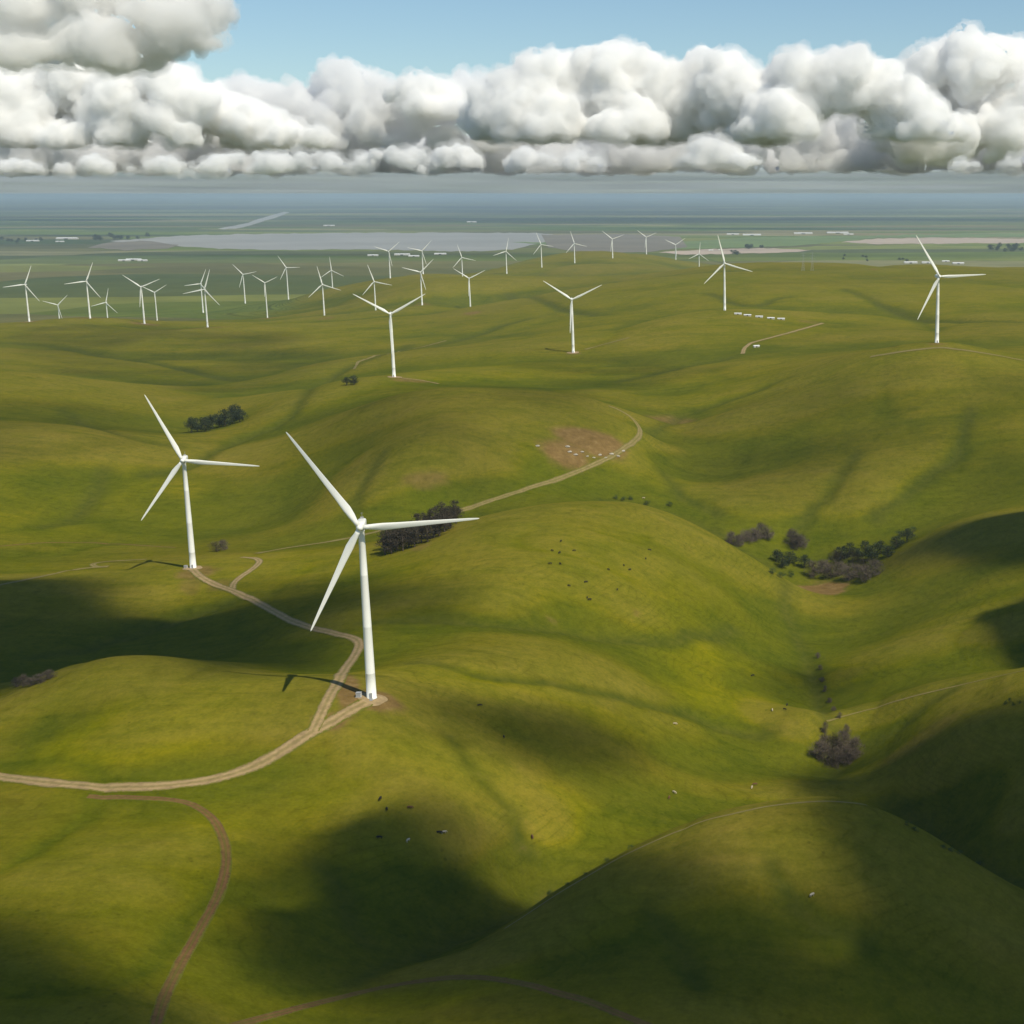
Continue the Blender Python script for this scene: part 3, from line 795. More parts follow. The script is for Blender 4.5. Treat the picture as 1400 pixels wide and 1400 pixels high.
def make_tree(name, kind, h, w, seed):
    z0 = {'euc': .07, 'oak': .08, 'bare': .05, 'shrub': .03}[kind]*h
    nclump = {'euc': 34, 'oak': 30, 'bare': 34, 'shrub': 14}[kind]
    mode = 'twig' if kind in ('bare',) else 'leaf'
    b, cl = crown_mesh(h, w, z0, nclump, 46 if mode == 'leaf' else 60, w*.034, seed, mode)
    root = empty(name)
    r = random.Random(seed+5)
    t = MB()
    lean = Vector((r.uniform(-.05, .05)*h, r.uniform(-.05, .05)*h, 0))
    t.tube([(0, 0, -.6), Vector((0, 0, z0))+lean*.3, Vector((0, 0, h*.55))+lean*.7, Vector((0, 0, h*.85))+lean], [h*.030, h*.022, h*.014, h*.004], 7)
    for p, rad in cl[::2]:
        zb = max(z0*.7, p.z*.6)
        t.tube([Vector((0, 0, zb))+lean*(zb/h), (Vector((0, 0, zb))+p)*.5+Vector((0, 0, .04*h)), p], [h*.011, h*.008, h*.003], 5)
    t.build('trunk', M['bark'], root, True)
    m = {'euc': M['leaf_euc'], 'oak': M['leaf_dark'], 'bare': M['twig'], 'shrub': M['leaf_green']}[kind]
    b.build('crown', m, root)
    return root
protos = {}
def plant(name, kind, variant, loc, h, w, rz, label, cat, group, m=None):
    key = (name, kind, variant)
    H0, W0 = (20, 11) if kind == 'euc' else (12, 11)
    if kind == 'shrub': H0, W0 = 4, 5
    if kind == 'bare': H0, W0 = 9, 12
    if key not in protos:
        o = make_tree(name, kind, H0, W0, variant*13+hash(kind) % 7 if False else variant*13+len(kind)); protos[key] = o
    else:
        o = copy_tree(protos[key])
    o.location = loc; o.rotation_euler = (0, 0, rz); o.scale = (w/W0, w/W0, h/H0)
    tag(o, label, cat, group)
    return o
ORD = ['first', 'second', 'third', 'fourth', 'fifth', 'sixth', 'seventh', 'eighth', 'ninth', 'tenth', 'eleventh', 'twelfth', 'thirteenth', 'fourteenth', 'fifteenth', 'sixteenth', 'seventeenth', 'eighteenth', 'nineteenth', 'twentieth', 'twenty-first', 'twenty-second', 'twenty-third', 'twenty-fourth', 'twenty-fifth', 'twenty-sixth', 'twenty-seventh', 'twenty-eighth']
def clump(pts, name, kind, px_h, px_w, lab, cat, group, lift=0):
    pts = sorted(pts)
    hs = hits(pts)
    for i, (p, h) in enumerate(zip(pts, hs)):
        if not h: continue
        s = math.hypot(h[0], h[1])
        k = random.uniform(.85, 1.18)
        H = px_h*s/F*k; W_ = px_w*s/F*random.uniform(.85, 1.2)
        lb = lab % ORD[i] if '%s' in lab else lab
        plant(name, kind, i % 3, (h[0], h[1], h[2]-.2), H, W_, random.uniform(0, 6.28), lb, cat, group)
# dark grove on the left hillside
clump([(262,592),(270,590),(281,590),(290,587),(300,584),(308,583),(318,579),(328,577),(324,575)], 'oak_tree', 'oak', 19, 20,
      'dark round tree in the left hillside grove, %s from its left end', 'tree', 'dark trees of the left hillside grove')
# long grove behind the centre hill
clump([(527,758),(535,757),(543,752),(551,753),(559,748),(567,748),(576,742),(585,741),(593,735),(601,733),(608,727),(616,722),(624,716),(540,745),(556,741),(572,735),(588,728),(604,720),(530,752),(548,747),(564,741),(580,735),(596,728),(612,719),(622,712)], 'eucalyptus_tree', 'euc', 30, 24,
      'grey-brown eucalyptus in the long grove behind the nearest rotor, %s from left', 'tree', 'eucalyptus trees of the long grove')
clump([(296,754),(305,752)], 'bare_shrub', 'bare', 15, 18, 'leafless grey shrub right of the second turbine, %s of the pair', 'shrub', 'grey shrubs right of the second turbine')
clump([(22,940),(32,939),(43,937),(55,934),(66,928)], 'bare_shrub', 'bare', 13, 19, 'leafless grey-brown shrub in the hollow at the left edge, %s from the left', 'shrub', 'shrubs in the hollow at the left edge')
clump([(474,527),(484,526)], 'oak_tree', 'oak', 12, 13, 'small green tree left of the middle left turbine, %s of the pair', 'tree', 'green trees left of the middle left turbine')
clump([(842,683),(852,684),(862,684),(884,690),(915,692)], 'green_shrub', 'shrub', 6, 10, 'low green shrub in the swale right of the centre hill, %s from the left', 'shrub', 'shrubs in the swale')
# valley trees
clump([(1000,744),(1010,746),(1020,741),(1031,740),(1041,735),(1050,737)], 'bare_tree', 'bare', 18, 24, 'leafless grey-brown tree left of the valley wood, %s from the left', 'tree', 'bare trees left of the valley wood')
clump([(1082,745),(1094,748),(1090,752),(1112,789),(1124,783),(1136,790),(1150,785),(1160,793),(1172,789),(1184,794),(1196,786),(1180,778),(1166,774),(1142,772)], 'bare_tree', 'bare', 20, 26, 'leafless grey tree inside the valley wood, %s counting from the left', 'tree', 'bare trees of the valley wood')
clump([(1062,768),(1070,776),(1080,770),(1100,776),(1150,764),(1162,760),(1173,767),(1183,758),(1192,765),(1203,757),(1214,761),(1225,750),(1240,741)], 'oak_tree', 'oak', 18, 22, 'dark green tree of the valley wood, %s counting from the left', 'tree', 'green trees of the valley wood')
clump([(1056,785),(1068,790),(1080,788),(1230,734),(1248,728)], 'green_shrub', 'shrub', 9, 14, 'low green shrub on the fringe of the valley wood, %s from the left', 'shrub', 'shrubs fringing the valley wood')
clump([(1120,1040),(1132,1046),(1146,1050),(1160,1044),(1168,1036),(1140,1032),(1128,1028),(1154,1028)], 'bare_tree', 'bare', 27, 34, 'big leafless tree of the round creek thicket, %s from the left', 'tree', 'bare trees of the creek thicket')
clump([(1128,1004),(1158,1006)], 'bare_shrub', 'bare', 18, 12, 'upright dead grey shrub just above the creek thicket, %s of two', 'shrub', 'dead shrubs above the creek thicket')
# creek bushes
clump([(1118,900),(1121,916),(1124,932),(1128,946),(1134,960),(1140,972),(1148,982)], 'bare_shrub', 'bare', 8, 9, 'low grey bush along the thin creek line, %s from left', 'shrub', 'bushes along the creek line')
clump([(752,1222),(775,1210),(800,1196),(830,1178),(862,1160)], 'green_shrub', 'shrub', 5, 12, 'low dark bush in the crease behind the foreground ridge, %s from left', 'shrub', 'bushes in the crease')
clump([(1375,963),(1385,965),(1394,962),(1381,960)], 'green_shrub', 'shrub', 6, 8, 'small dark bush on the shaded slope at the right edge, %s from left', 'shrub', 'bushes at the right edge')
clump([(1240,1128),(1252,1136),(1290,1160),(1300,1164),(1312,1168),(1340,1182)], 'green_shrub', 'shrub', 7, 14, 'dark bush in the shaded gully at the lower right, %s from the left', 'shrub', 'bushes in the lower right gully')

# ---------------------------------------------------------------- cattle
def make_cow(m):
    bm = bmesh.new()
    def seg(a, b, r0, r1): return
    pts = {'rump': (-.85, 0, 1.12), 'mid': (0, 0, 1.05), 'chest': (.65, 0, 1.08), 'neck': (1.0, 0, 1.0), 'head': (1.25, 0, .62), 'muz': (1.42, 0, .32)}
    V_ = []; E_ = []; R_ = []
    def v(p, rx, rz): V_.append(p); R_.append((rx, rz)); return len(V_)-1
    a = v((-.85, 0, 1.1), .33, .34); b = v((0, 0, 1.02), .40, .40); c_ = v((.65, 0, 1.08), .34, .38); d = v((1.0, 0, 1.05), .2, .22); e = v((1.25, 0, .65), .16, .16); f = v((1.42, 0, .35), .1, .1)
    E_ += [(a, b), (b, c_), (c_, d), (d, e), (e, f)]
    for base, x in ((a, -.8), (c_, .6)):
        for s in (-1, 1):
            k = v((x, s*.24, .78), .15, .15); n1 = v((x+(-.06 if x < 0 else .04), s*.25, .42), .08, .08); n2 = v((x, s*.25, .03), .07, .07)
            E_ += [(base, k), (k, n1), (n1, n2)]
    t1 = v((-1.2, 0, 1.15), .06, .06); t2 = v((-1.3, 0, .6), .04, .04); E_ += [(a, t1), (t1, t2)]
    for s in (-1, 1):
        h_ = v((1.18, s*.25, .82), .05, .05); E_ += [(e, h_)]
    me = bpy.data.meshes.new('cow'); me.from_pydata(V_, E_, [])
    o = bpy.data.objects.new('cow', me); COL.objects.link(o)
    md = o.modifiers.new('skin', 'SKIN')
    for i, sv in enumerate(me.skin_vertices[0].data): sv.radius = R_[i]
    me.skin_vertices[0].data[0].use_root = True
    sb = o.modifiers.new('sub', 'SUBSURF'); sb.levels = 1; sb.render_levels = 1
    dg = bpy.context.evaluated_depsgraph_get()
    m2 = bpy.data.meshes.new_from_object(o.evaluated_get(dg))
    m2.materials.clear(); m2.materials.append(m)
    m2.polygons.foreach_set('use_smooth', [True]*len(m2.polygons))
    o.modifiers.clear(); o.data = m2
    return o
cows = {}
def cow(px, py, col, label, group):
    h = hits([(px, py)])[0]
    if not h: return
    if col not in cows: cows[col] = make_cow(M[{'black': 'cowb', 'brown': 'cown', 'cream': 'cowt'}[col]]); o = cows[col]
    else: o = cows[col].copy(); COL.objects.link(o)
    o.name = 'cow'
    o.location = (h[0], h[1], h[2]+.02); o.rotation_euler = (0, 0, random.uniform(0, 6.28)); s = random.uniform(.95, 1.12); o.scale = (s, s, s)
    tag(o, label, 'cow', group)
herd = [(752,772),(767,741),(755,754),(765,757),(785,754),(766,772),(832,780),(853,774),(861,780),(883,765),(888,753),(778,802),(801,797),(844,807),(803,818),(806,821)]
for i, (x, y) in enumerate(sorted(herd)):
    cow(x, y, 'black', 'black cow of the herd on the centre hill, %s from the left' % ORD[i], 'herd of cows on the centre hill')
for x, y, c_, lab in ((520,1094,'black','black cow farthest to the left of the small lower group, upper one'),(529,1108,'black','black cow just below the upper left one of the lower group'),
    (561,1106,'brown','brown cow alone in the middle of the lower group'),(519,1147,'black','black cow at the lower left of the lower group'),(558,1151,'cream','cream cow standing alone at the bottom of the lower group'),
    (601,1140,'black','black cow beside a cream one at the right of the lower group'),(607,1140,'cream','cream cow beside a black one at the right of the lower group')):
    cow(x, y, c_, lab, 'small group of cows in the lower pasture')
for x, y, c_, lab in ((656,966,'black','black cow alone on the slope right of the nearest turbine'),(689,1009,'black','black cow alone lower down, below the single one right of the nearest turbine'),(1029,925,'black','black cow alone in the bright valley left of the creek'),
    (1056,972,'cream','cream cow at the left of the trio by the creek'),(1076,965,'black','upper black cow of the trio by the creek'),(1073,971,'black','lower black cow of the trio by the creek'),
    (923,991,'cream','pale cow alone high on the middle slope'),(1028,1078,'cream','pale cow left of the creek thicket, above the foreground ridge'),(1032,1074,'brown','brown cow left of the creek thicket'),(922,1085,'cream','pale cow beside a brown one on the lower middle slope'),(915,1092,'brown','brown cow beside a pale one on the lower middle slope'),
    (1110,1226,'cream','pale cow on the bright patch of the foreground hill'),(880,682,'cream','white cow standing by the swale shrubs'),(728,1146,'brown','brown cow alone on the lower middle pasture')):
    cow(x, y, c_, lab, 'scattered cows')

def rock(px, py, r, label, group):
    h = hits([(px, py)])[0]
    if not h: return
    bm = bmesh.new(); bmesh.ops.create_icosphere(bm, subdivisions=2, radius=1)
    for v in bm.verts:
        v.co *= 1+.35*mnoise.noise(v.co*1.3+Vector((px, py, 0))); v.co.z *= .6
    me = bpy.data.meshes.new('boulder'); bm.to_mesh(me); bm.free(); me.materials.append(M['lawn'])
    o = bpy.data.objects.new('boulder', me); COL.objects.link(o); o.location = (h[0], h[1], h[2]+r*.15); o.scale = (r*1.3, r, r)
    tag(o, label, 'boulder', group)
for i, (x, y) in enumerate([(735,610),(776,611),(779,618),(787,622),(796,618),(803,624),(812,626),(820,622),(828,626),(836,621),(845,624),(852,617)]):
    rock(x, y, random.uniform(1.1, 1.9), 'pale boulder on the bare slope inside the track bend, %s from left' % ORD[i], 'boulders on the bare slope')

# ---------------------------------------------------------------- white sheds and far buildings
def shed(px, py, Lm, Wm, Hm, label, group, rz=.1, name='shed', D=None, cat='shed'):
    if D: 
        r = ray(px, py); x, y = r[0]/r[1]*D, D; z = hz(x, y) if D < 9000 else 0.0
    else:
        h = hits([(px, py)])[0]
        if not h: return
        x, y, z = h
    o = empty(name, (x, y, z), rz)
    a, w = Lm/2, Wm/2
    b = MB(); b.box((-a, -w, -1), (a, w, Hm*.65)); b.build('wall', M['wallp'], o)
    b = MB(); e = .35
    b.add([(-a-e, -w-e, Hm*.65), (a+e, -w-e, Hm*.65), (a+e, w+e, Hm*.65), (-a-e, w+e, Hm*.65), (-a-e, 0, Hm), (a+e, 0, Hm)],
          [(0, 1, 5, 4), (2, 3, 4, 5), (0, 4, 3), (1, 2, 5), (0, 3, 2, 1)])
    b.build('roof', M['roof'], o)
    b = MB(); b.box((-Lm*.1, -w-.06, 0), (Lm*.1, -w, Hm*.5)); b.build('door', M['dark'], o)
    tag(o, label, cat, group)
for i, (x, y) in enumerate([(1009,430),(1022,432),(1038,434),(1054,436),(1068,437)]):
    shed(x, y, 12, 3.5, 3, 'low white shed in the row by the centre right turbine, %s from left' % ORD[i], 'row of low white sheds', -.1)
shed(1034, 474.5, 9, 4, 3, 'small white shed below the short curved gravel track', 'outlying sheds', .4)
def D0(py): r = ray(0, py); return ZC/-r[2]*r[1]
far = [(170,357,60,'white'),(183,356,80,''),(195,357,50,''),(45,330,90,''),(92,327,160,''),(82,331,60,''),(510,350,60,''),(550,349,90,''),(566,351,60,''),(602,348,70,''),(450,309,120,''),(645,304,120,''),(1002,321,110,''),(1028,322,160,''),(1098,320,170,''),(1145,319,200,''),(1160,321,90,''),
       (1245,360,70,''),(1268,360,60,''),(1293,358,40,''),(1310,361,60,''),(972,343,30,''),(985,342,25,'')]
for i, (x, y, l, _) in enumerate(sorted(far)):
    shed(x, y, l, l*.35, min(14, 6+l*.05), 'distant white farm building on the plain, %s from the left' % ORD[i], 'farm buildings on the plain', .05, 'farm_building', D0(y), 'building')

# distant trees on the plain (drawn up as lines of single trees)
def far_trees(x0, x1, y0, y1, nt, hpx, lab, group):
    pts = sorted([(random.uniform(x0, x1), random.uniform(y0, y1)) for _ in range(nt)])
    for i, (px, py) in enumerate(pts):
        D = D0(py); r = ray(px, py); x = r[0]/r[1]*D
        z = 0.0 if D > 9000 else hz(x, D)
        H = hpx*D/F*random.uniform(.7, 1.2)
        plant('oak_tree', 'oak', i % 3, (x, D, z-.3), H, H*random.uniform(1.2, 1.9), random.uniform(0, 6), lab % ORD[i % 20], 'tree', group)
far_trees(122,140,327,329,5,6,'dark tree by the long white roof on the plain, %s from left','trees by the long white roof')
far_trees(150,205,324,328,12,5,'dark tree at the left end of the lake, %s from the left','trees at the left end of the lake')
far_trees(0,60,328,333,8,4,'dark tree beside the farm far left on the plain, %s from left','trees at the far left farm')
far_trees(1018,1042,338,341,8,5,'dark tree in the short row on the plain, right of centre, %s from left','trees behind the centre right turbine')
far_trees(1000,1010,345,349,4,5,'dark tree in a tiny knot behind the smallest far turbine, %s from left','tree knot on the plain')
far_trees(1352,1400,338,345,14,6,'dark tree of the wood at the plain\'s right edge, %s from left','trees at the right edge of the plain')
far_trees(1150,1240,350,358,8,4,'dark tree on the plain left of the far right turbine, %s from left','trees left of the far right turbine')

# two lattice pylons beyond the right ridge
for px, lab in ((1098, 'left lattice pylon standing beyond the right-hand ridge'), (1110.5, 'right lattice pylon standing beyond the right-hand ridge')):
    h = hits([(px, 370)])[0]
    D = h[1]-20; x = h[0]*D/h[1]
    o = empty('lattice_pylon', (x, D, hz(x, D)))
    b = MB(); Hh = 48
    for sx in (-1, 1):
        for sy in (-1, 1): b.tube([(sx*4, sy*4, -1), (sx*1.2, sy*1.2, Hh*.6), (sx*.4, sy*.4, Hh)], [.22, .18, .12], 4)
    for k in range(8):
        z0, z1 = Hh*k/9, Hh*(k+1)/9; w0 = 4*(1-z0/Hh*.9); w1 = 4*(1-z1/Hh*.9)
        for s in (-1, 1):
            b.tube([(-w0, s*w0, z0), (w1, s*w1, z1)], [.1, .1], 4); b.tube([(w0, s*w0, z0), (-w1, s*w1, z1)], [.1, .1], 4)
    b.build('mast', M['metal'], o)
    for z in (Hh*.66, Hh*.8, Hh*.94):
        c2 = MB(); c2.tube([(-8, 0, z), (0, 0, z+.8), (8, 0, z)], [.12, .25, .12], 4); c2.build('cross_arm', M['metal'], o)
    tag(o, lab, 'pylon', 'lattice pylons')

# ---------------------------------------------------------------- water and pale fields on the plain
def flat(name, poly, z, m, **kw):
    vs = []
    p = [(x, y) for x, y in poly]
    q = []
    for i in range(len(p)):
        a, b_ = p[i], p[(i+1) % len(p)]
        kk = max(1, int(abs(b_[0]-a[0])/8))
        for j in range(kk): 
            t = j/kk; q.append((a[0]+(b_[0]-a[0])*t, a[1]+(b_[1]-a[1])*t + (random.uniform(-.6, .6))))
    for x, y in q:
        X, Y = at_z(x, y, z); vs.append((X, Y, z))
    bm = bmesh.new(); f = bm.faces.new([bm.verts.new(v) for v in vs]); bm.normal_update()
    if f.normal.z < 0: f.normal_flip()
    bmesh.ops.triangulate(bm, faces=bm.faces[:])
    me = bpy.data.meshes.new(name); bm.to_mesh(me); bm.free(); me.materials.append(m)
    o = bpy.data.objects.new(name, me); COL.objects.link(o); tag(o, kind='structure', **kw)
wm, N, Lk, B = mat('lake_water')
tc = N.new('ShaderNodeTexCoord')
f = noise_node(N, Lk, 1/900, 4, .5, 0, tc.outputs['Object'])
Lk.new(ramp(N, Lk, f, [(.35, (.26, .25, .215)), (.65, (.32, .305, .265))]), B.inputs['Base Color'])
B.inputs['Roughness'].default_value = .5; B.inputs['Specular IOR Level'].default_value = .2
mud = simple('mud_flat', (.17, .145, .105), .9, .15, 1/600)
tan = simple('dry_field', (.42, .33, .25), .9, .15, 1/500)
grn = simple('green_field', (.12, .17, .04), .9, .2, 1/500)
flat('lake', [(150,330),(195,326),(240,322.5),(330,320),(450,318.5),(600,318),(730,318.5),(770,322),(740,332),(700,341),(640,344),(560,342),(470,341),(380,342),(300,340),(240,336)], .5, wm)
flat('river', [(298,313),(318,309),(340,304),(358,298),(372,294),(388,290),(396,290.5),(384,295),(366,301),(345,307),(322,313)], .8, wm)
flat('mud_flat', [(120,338),(150,331),(200,329),(245,335),(230,340),(170,342)], 1.2, mud, label='brown mud flat at the left end of the lake', cat='mud flat')
flat('mud_flat', [(740,321),(860,320),(930,324),(940,338),(880,345),(800,345),(750,338)], 1.2, mud, label='brown marsh at the right end of the lake', cat='mud flat')
flat('field', [(1150,331),(1200,326),(1280,325),(1450,327),(1450,332),(1300,333),(1200,334)], 1.2, tan, label='long pale bare field on the plain at the right', cat='field')
flat('field', [(900,345),(960,341),(1040,339),(1110,342),(1080,345),(980,347.5),(930,348)], 1.2, tan, label='pale bare strip field behind the far ridge turbines', cat='field')
flat('field', [(700,331.6),(720,331),(900,332),(1020,325),(1300,320),(1450,318),(1450,324),(1200,325),(1090,336),(960,340),(900,340)], .9, grn, label='green field right of the lake', cat='field')

# ---------------------------------------------------------------- clouds
def volmat(name, dens, col=(1, 1, 1), aniso=0.0):
    m = bpy.data.materials.new(name); m.use_nodes = True
    N = m.node_tree.nodes; N.clear()
    o = N.new('ShaderNodeOutputMaterial'); v = N.new('ShaderNodeVolumePrincipled')
    v.inputs['Color'].default_value = (*col, 1); v.inputs['Density'].default_value = dens; v.inputs['Anisotropy'].default_value = aniso
    m.node_tree.links.new(v.outputs[0], o.inputs['Volume'])
    return m
cloud_m = volmat('cumulus', .0065, (1.0, .998, .992), -.25)
cloud_soft = volmat('soft_cloud', .0060, (.955, .952, .945))  # grey albedo stands in for shade from neighbouring clouds
cloud_grey = volmat('grey_cloud', .0032, (.950, .952, .955))  # greyer albedo paints in the shaded look of the low clouds
fringe_m = volmat('cloud_fringe', .0014, (1.0, .998, .99), -.25)
ICO = {}
for k_ in (1, 2, 3):
    bm = bmesh.new(); bmesh.ops.create_icosphere(bm, subdivisions=k_, radius=1.0)
    ICO[k_] = (np.array([v.co[:] for v in bm.verts]), np.array([[v.index for v in f.verts] for f in bm.faces])); bm.free()
def interp_line(line, x):
    return float(np.interp(x, [p[0] for p in line], [p[1] for p in line]))
def cumulus(name, line, base, dist, label, vox=62, seed=1, mt=None, rmin=10, rmax=36, n=60, sink=.10, fringe=True):
    """line: the heap's upper outline (px, py); filled with lumps on lumps above a flat base, united by a voxel remesh"""
    r = random.Random(seed); VV = []; FF = []; cnt = [0]
    def ball(c, rad, sub):
        v, f = ICO[sub]
        VV.append(v*np.array([rad*r.uniform(.9, 1.25), rad*1.1, rad*r.uniform(.8, 1.05)])+np.array(c)); FF.append(f+cnt[0]); cnt[0] += len(v)
    x0, x1 = line[0][0], line[-1][0]
    base_at = (lambda x: base) if not isinstance(base, list) else (lambda x: interp_line(base, x))
    for k in range(n):
        px = r.uniform(x0, x1); top = interp_line(line, px); bs = base_at(px)
        room = bs - top
        if room < 4: continue
        rp = min(r.uniform(rmin, rmax), room*.6)
        on_top = r.random() < .55
        py = top + rp*1.02 if on_top else r.uniform(top+rp, bs - rp*.1)
        rr = ray(px, py); s = dist/rr[1]; R0 = rp*s/F
        c = Vector((rr[0]*s, dist + (r.uniform(-1, .8)*R0*1.3) - (py-top)*s/F*.5, ZC + rr[2]*s))
        ball(c, R0*.9, 3)
        for q in range(13):
            d = Vector((r.gauss(0, 1), r.gauss(0, 1)-.5, r.gauss(0, .8)+.35)).normalized()
            R1 = R0*r.uniform(.2, .42)
            if R1 < vox: continue
            c1 = c + d*R0*.84; ball(c1, R1, 2)
            for _ in range(5):
                d2 = (Vector((r.gauss(0, 1), r.gauss(0, 1), r.gauss(0, 1))).normalized() + d*.7).normalized()
                R2 = R1*r.uniform(.28, .5)
                if R2 > vox: ball(c1 + d2*R1*.85, R2, 1)
    bs = base if not isinstance(base, list) else base[0][1]
    zb = ZC + ray(700, bs)[2]*dist
    VV = np.concatenate(VV); FF = np.concatenate(FF)
    VV[:, 2] = np.where(VV[:, 2] < zb, zb - (zb - VV[:, 2])*sink, VV[:, 2])
    me = bpy.data.meshes.new(name); me.from_pydata(VV.tolist(), [], FF.tolist())
    o = bpy.data.objects.new(name, me); COL.objects.link(o)
    rm = o.modifiers.new('union', 'REMESH'); rm.mode = 'VOXEL'; rm.voxel_size = vox; rm.use_smooth_shade = True
    for sz, st in ((vox*22, vox*7.0), (vox*8, vox*5.2), (vox*2.8, vox*2.4)):
        tx = bpy.data.textures.new('cloud_lumps', 'CLOUDS'); tx.noise_scale = sz; tx.noise_depth = 3
        dm = o.modifiers.new('lumps', 'DISPLACE'); dm.texture = tx; dm.texture_coords = 'GLOBAL'; dm.strength = st; dm.mid_level = .5
    me.materials.append(mt or cloud_m)
    if fringe:
        f = bpy.data.objects.new('fringe', me.copy()); COL.objects.link(f); f.parent = o
        f.data.materials.clear(); f.data.materials.append(fringe_m)
        rm = f.modifiers.new('union', 'REMESH'); rm.mode = 'VOXEL'; rm.voxel_size = vox*1.1; rm.use_smooth_shade = True
        dm = f.modifiers.new('swell', 'DISPLACE'); dm.strength = vox*1.5; dm.mid_level = 0
        for sz, st in ((vox*16, vox*8.0), (vox*5, vox*5.0), (vox*2.2, vox*2.2)):
            tx = bpy.data.textures.new('cloud_wisps', 'CLOUDS'); tx.noise_scale = sz; tx.noise_depth = 4
            dm = f.modifiers.new('lumps', 'DISPLACE'); dm.texture = tx; dm.texture_coords = 'GLOBAL'; dm.strength = st; dm.mid_level = .5
    tag(o, label, 'cloud', 'clouds along the horizon')
    return o
cumulus('cloud', [(668,150),(690,105),(720,85),(760,80),(800,76),(840,66),(880,74),(920,98),(960,76),(985,74),(1010,92),(1040,110),(1060,140)], 192, 36000,
        'big bright cumulus heap right of the picture centre', seed=3, n=110, rmax=46)
cumulus('cloud', [(1030,140),(1060,100),(1075,66),(1100,72),(1130,84),(1150,62),(1172,78),(1210,92),(1250,120),(1290,150),(1325,178)], 190, 34500,
        'brightest towering cumulus heap over the far right turbine', seed=5, n=90, rmax=38)
cumulus('cloud', [(1225,110),(1250,78),(1280,66),(1300,60),(1340,50),(1380,60),(1420,55),(1480,60),(1540,90)], 222, 38000,
        'white cumulus tower reaching the right edge', seed=9, n=100, rmax=42)
cumulus('cloud', [(-90,120),(0,120),(80,130),(160,125),(240,135),(320,125),(380,125),(440,115),(500,120),(560,125),(600,125),(650,135),(700,140),(760,150),(830,150),(900,140),(950,135),(1000,130),(1060,125),(1120,130),(1200,125),(1280,120),(1340,120),(1420,150),(1520,150)], 234, 41000,
        'long grey cloud band behind and under the bright heaps', seed=12, n=620, rmin=12, rmax=30, mt=cloud_grey, fringe=False)
cumulus('cloud', [(700,215),(712,203),(735,198),(752,212),(775,216),(790,204),(805,206),(830,220)], 230, 32000, 'small bright heap low under the big cumulus', seed=52, vox=48, n=26, rmin=6, rmax=14)
cumulus('cloud', [(925,215),(940,192),(965,184),(990,192),(1010,206),(1040,216)], 226, 32500, 'small bright heap low at the foot of the grey band', seed=53, vox=48, n=26, rmin=8, rmax=17)
cumulus('cloud', [(1295,225),(1320,212),(1345,208),(1370,214),(1400,206),(1440,204),(1470,220)], 234, 32500, 'small bright heap low at the right edge', seed=54, vox=48, n=26, rmin=7, rmax=14)
cumulus('cloud', [(590,222),(605,200),(622,193),(640,198),(655,216)], 230, 33500, 'small round bright cumulus low left of the big heap', seed=55, vox=48, n=20, rmin=8, rmax=14)
cumulus('cloud', [(-90,90),(0,84),(60,100),(110,76),(150,84),(200,88),(240,80),(260,100),(300,120),(340,140),(400,160),(440,175)], 200, 36500,
        'cream cumulus bank at the left under the grey cloud', seed=21, n=150, rmax=34)
cumulus('cloud', [(300,140),(335,105),(365,108),(400,128),(440,105),(470,85),(500,100),(540,108),(580,115),(620,108),(660,100),(700,130)], 205, 39500,
        'lower broken cumulus between the left bank and the big heap', seed=25, n=120, rmax=26, mt=cloud_grey)
cumulus('cloud', [(540,118),(560,104),(590,104),(620,112),(640,130)], 165, 38000, 'soft bright cumulus left of the big heap', seed=57, n=26, rmin=8, rmax=20)
cumulus('cloud', [(-60,222),(30,216),(80,226),(130,214),(170,228),(230,216),(270,224),(330,206),(370,212),(430,206),(480,212),(540,200),(600,205)], 236, 32500,
        'thin line of small cumulus tops low on the left horizon', seed=31, vox=50, n=120, rmin=5, rmax=15)
cumulus('cloud', [(-220,-80),(0,-90),(120,-70),(200,-40),(280,-20),(330,-8),(300,20),(285,40)], [(-220,100),(60,100),(150,92),(215,88),(285,58)], 20000,
        'large soft grey cloud filling the upper left corner', seed=41, vox=45, n=520, rmin=8, rmax=34, mt=cloud_soft)
cumulus('cloud', [(-90,180),(100,186),(300,180),(500,184),(700,180),(900,176),(1100,172),(1300,176),(1500,180)], 236, 44000,
        'hindmost grey cloud band showing in the gaps of the others', seed=71, n=520, rmin=12, rmax=26, mt=cloud_grey, fringe=False)
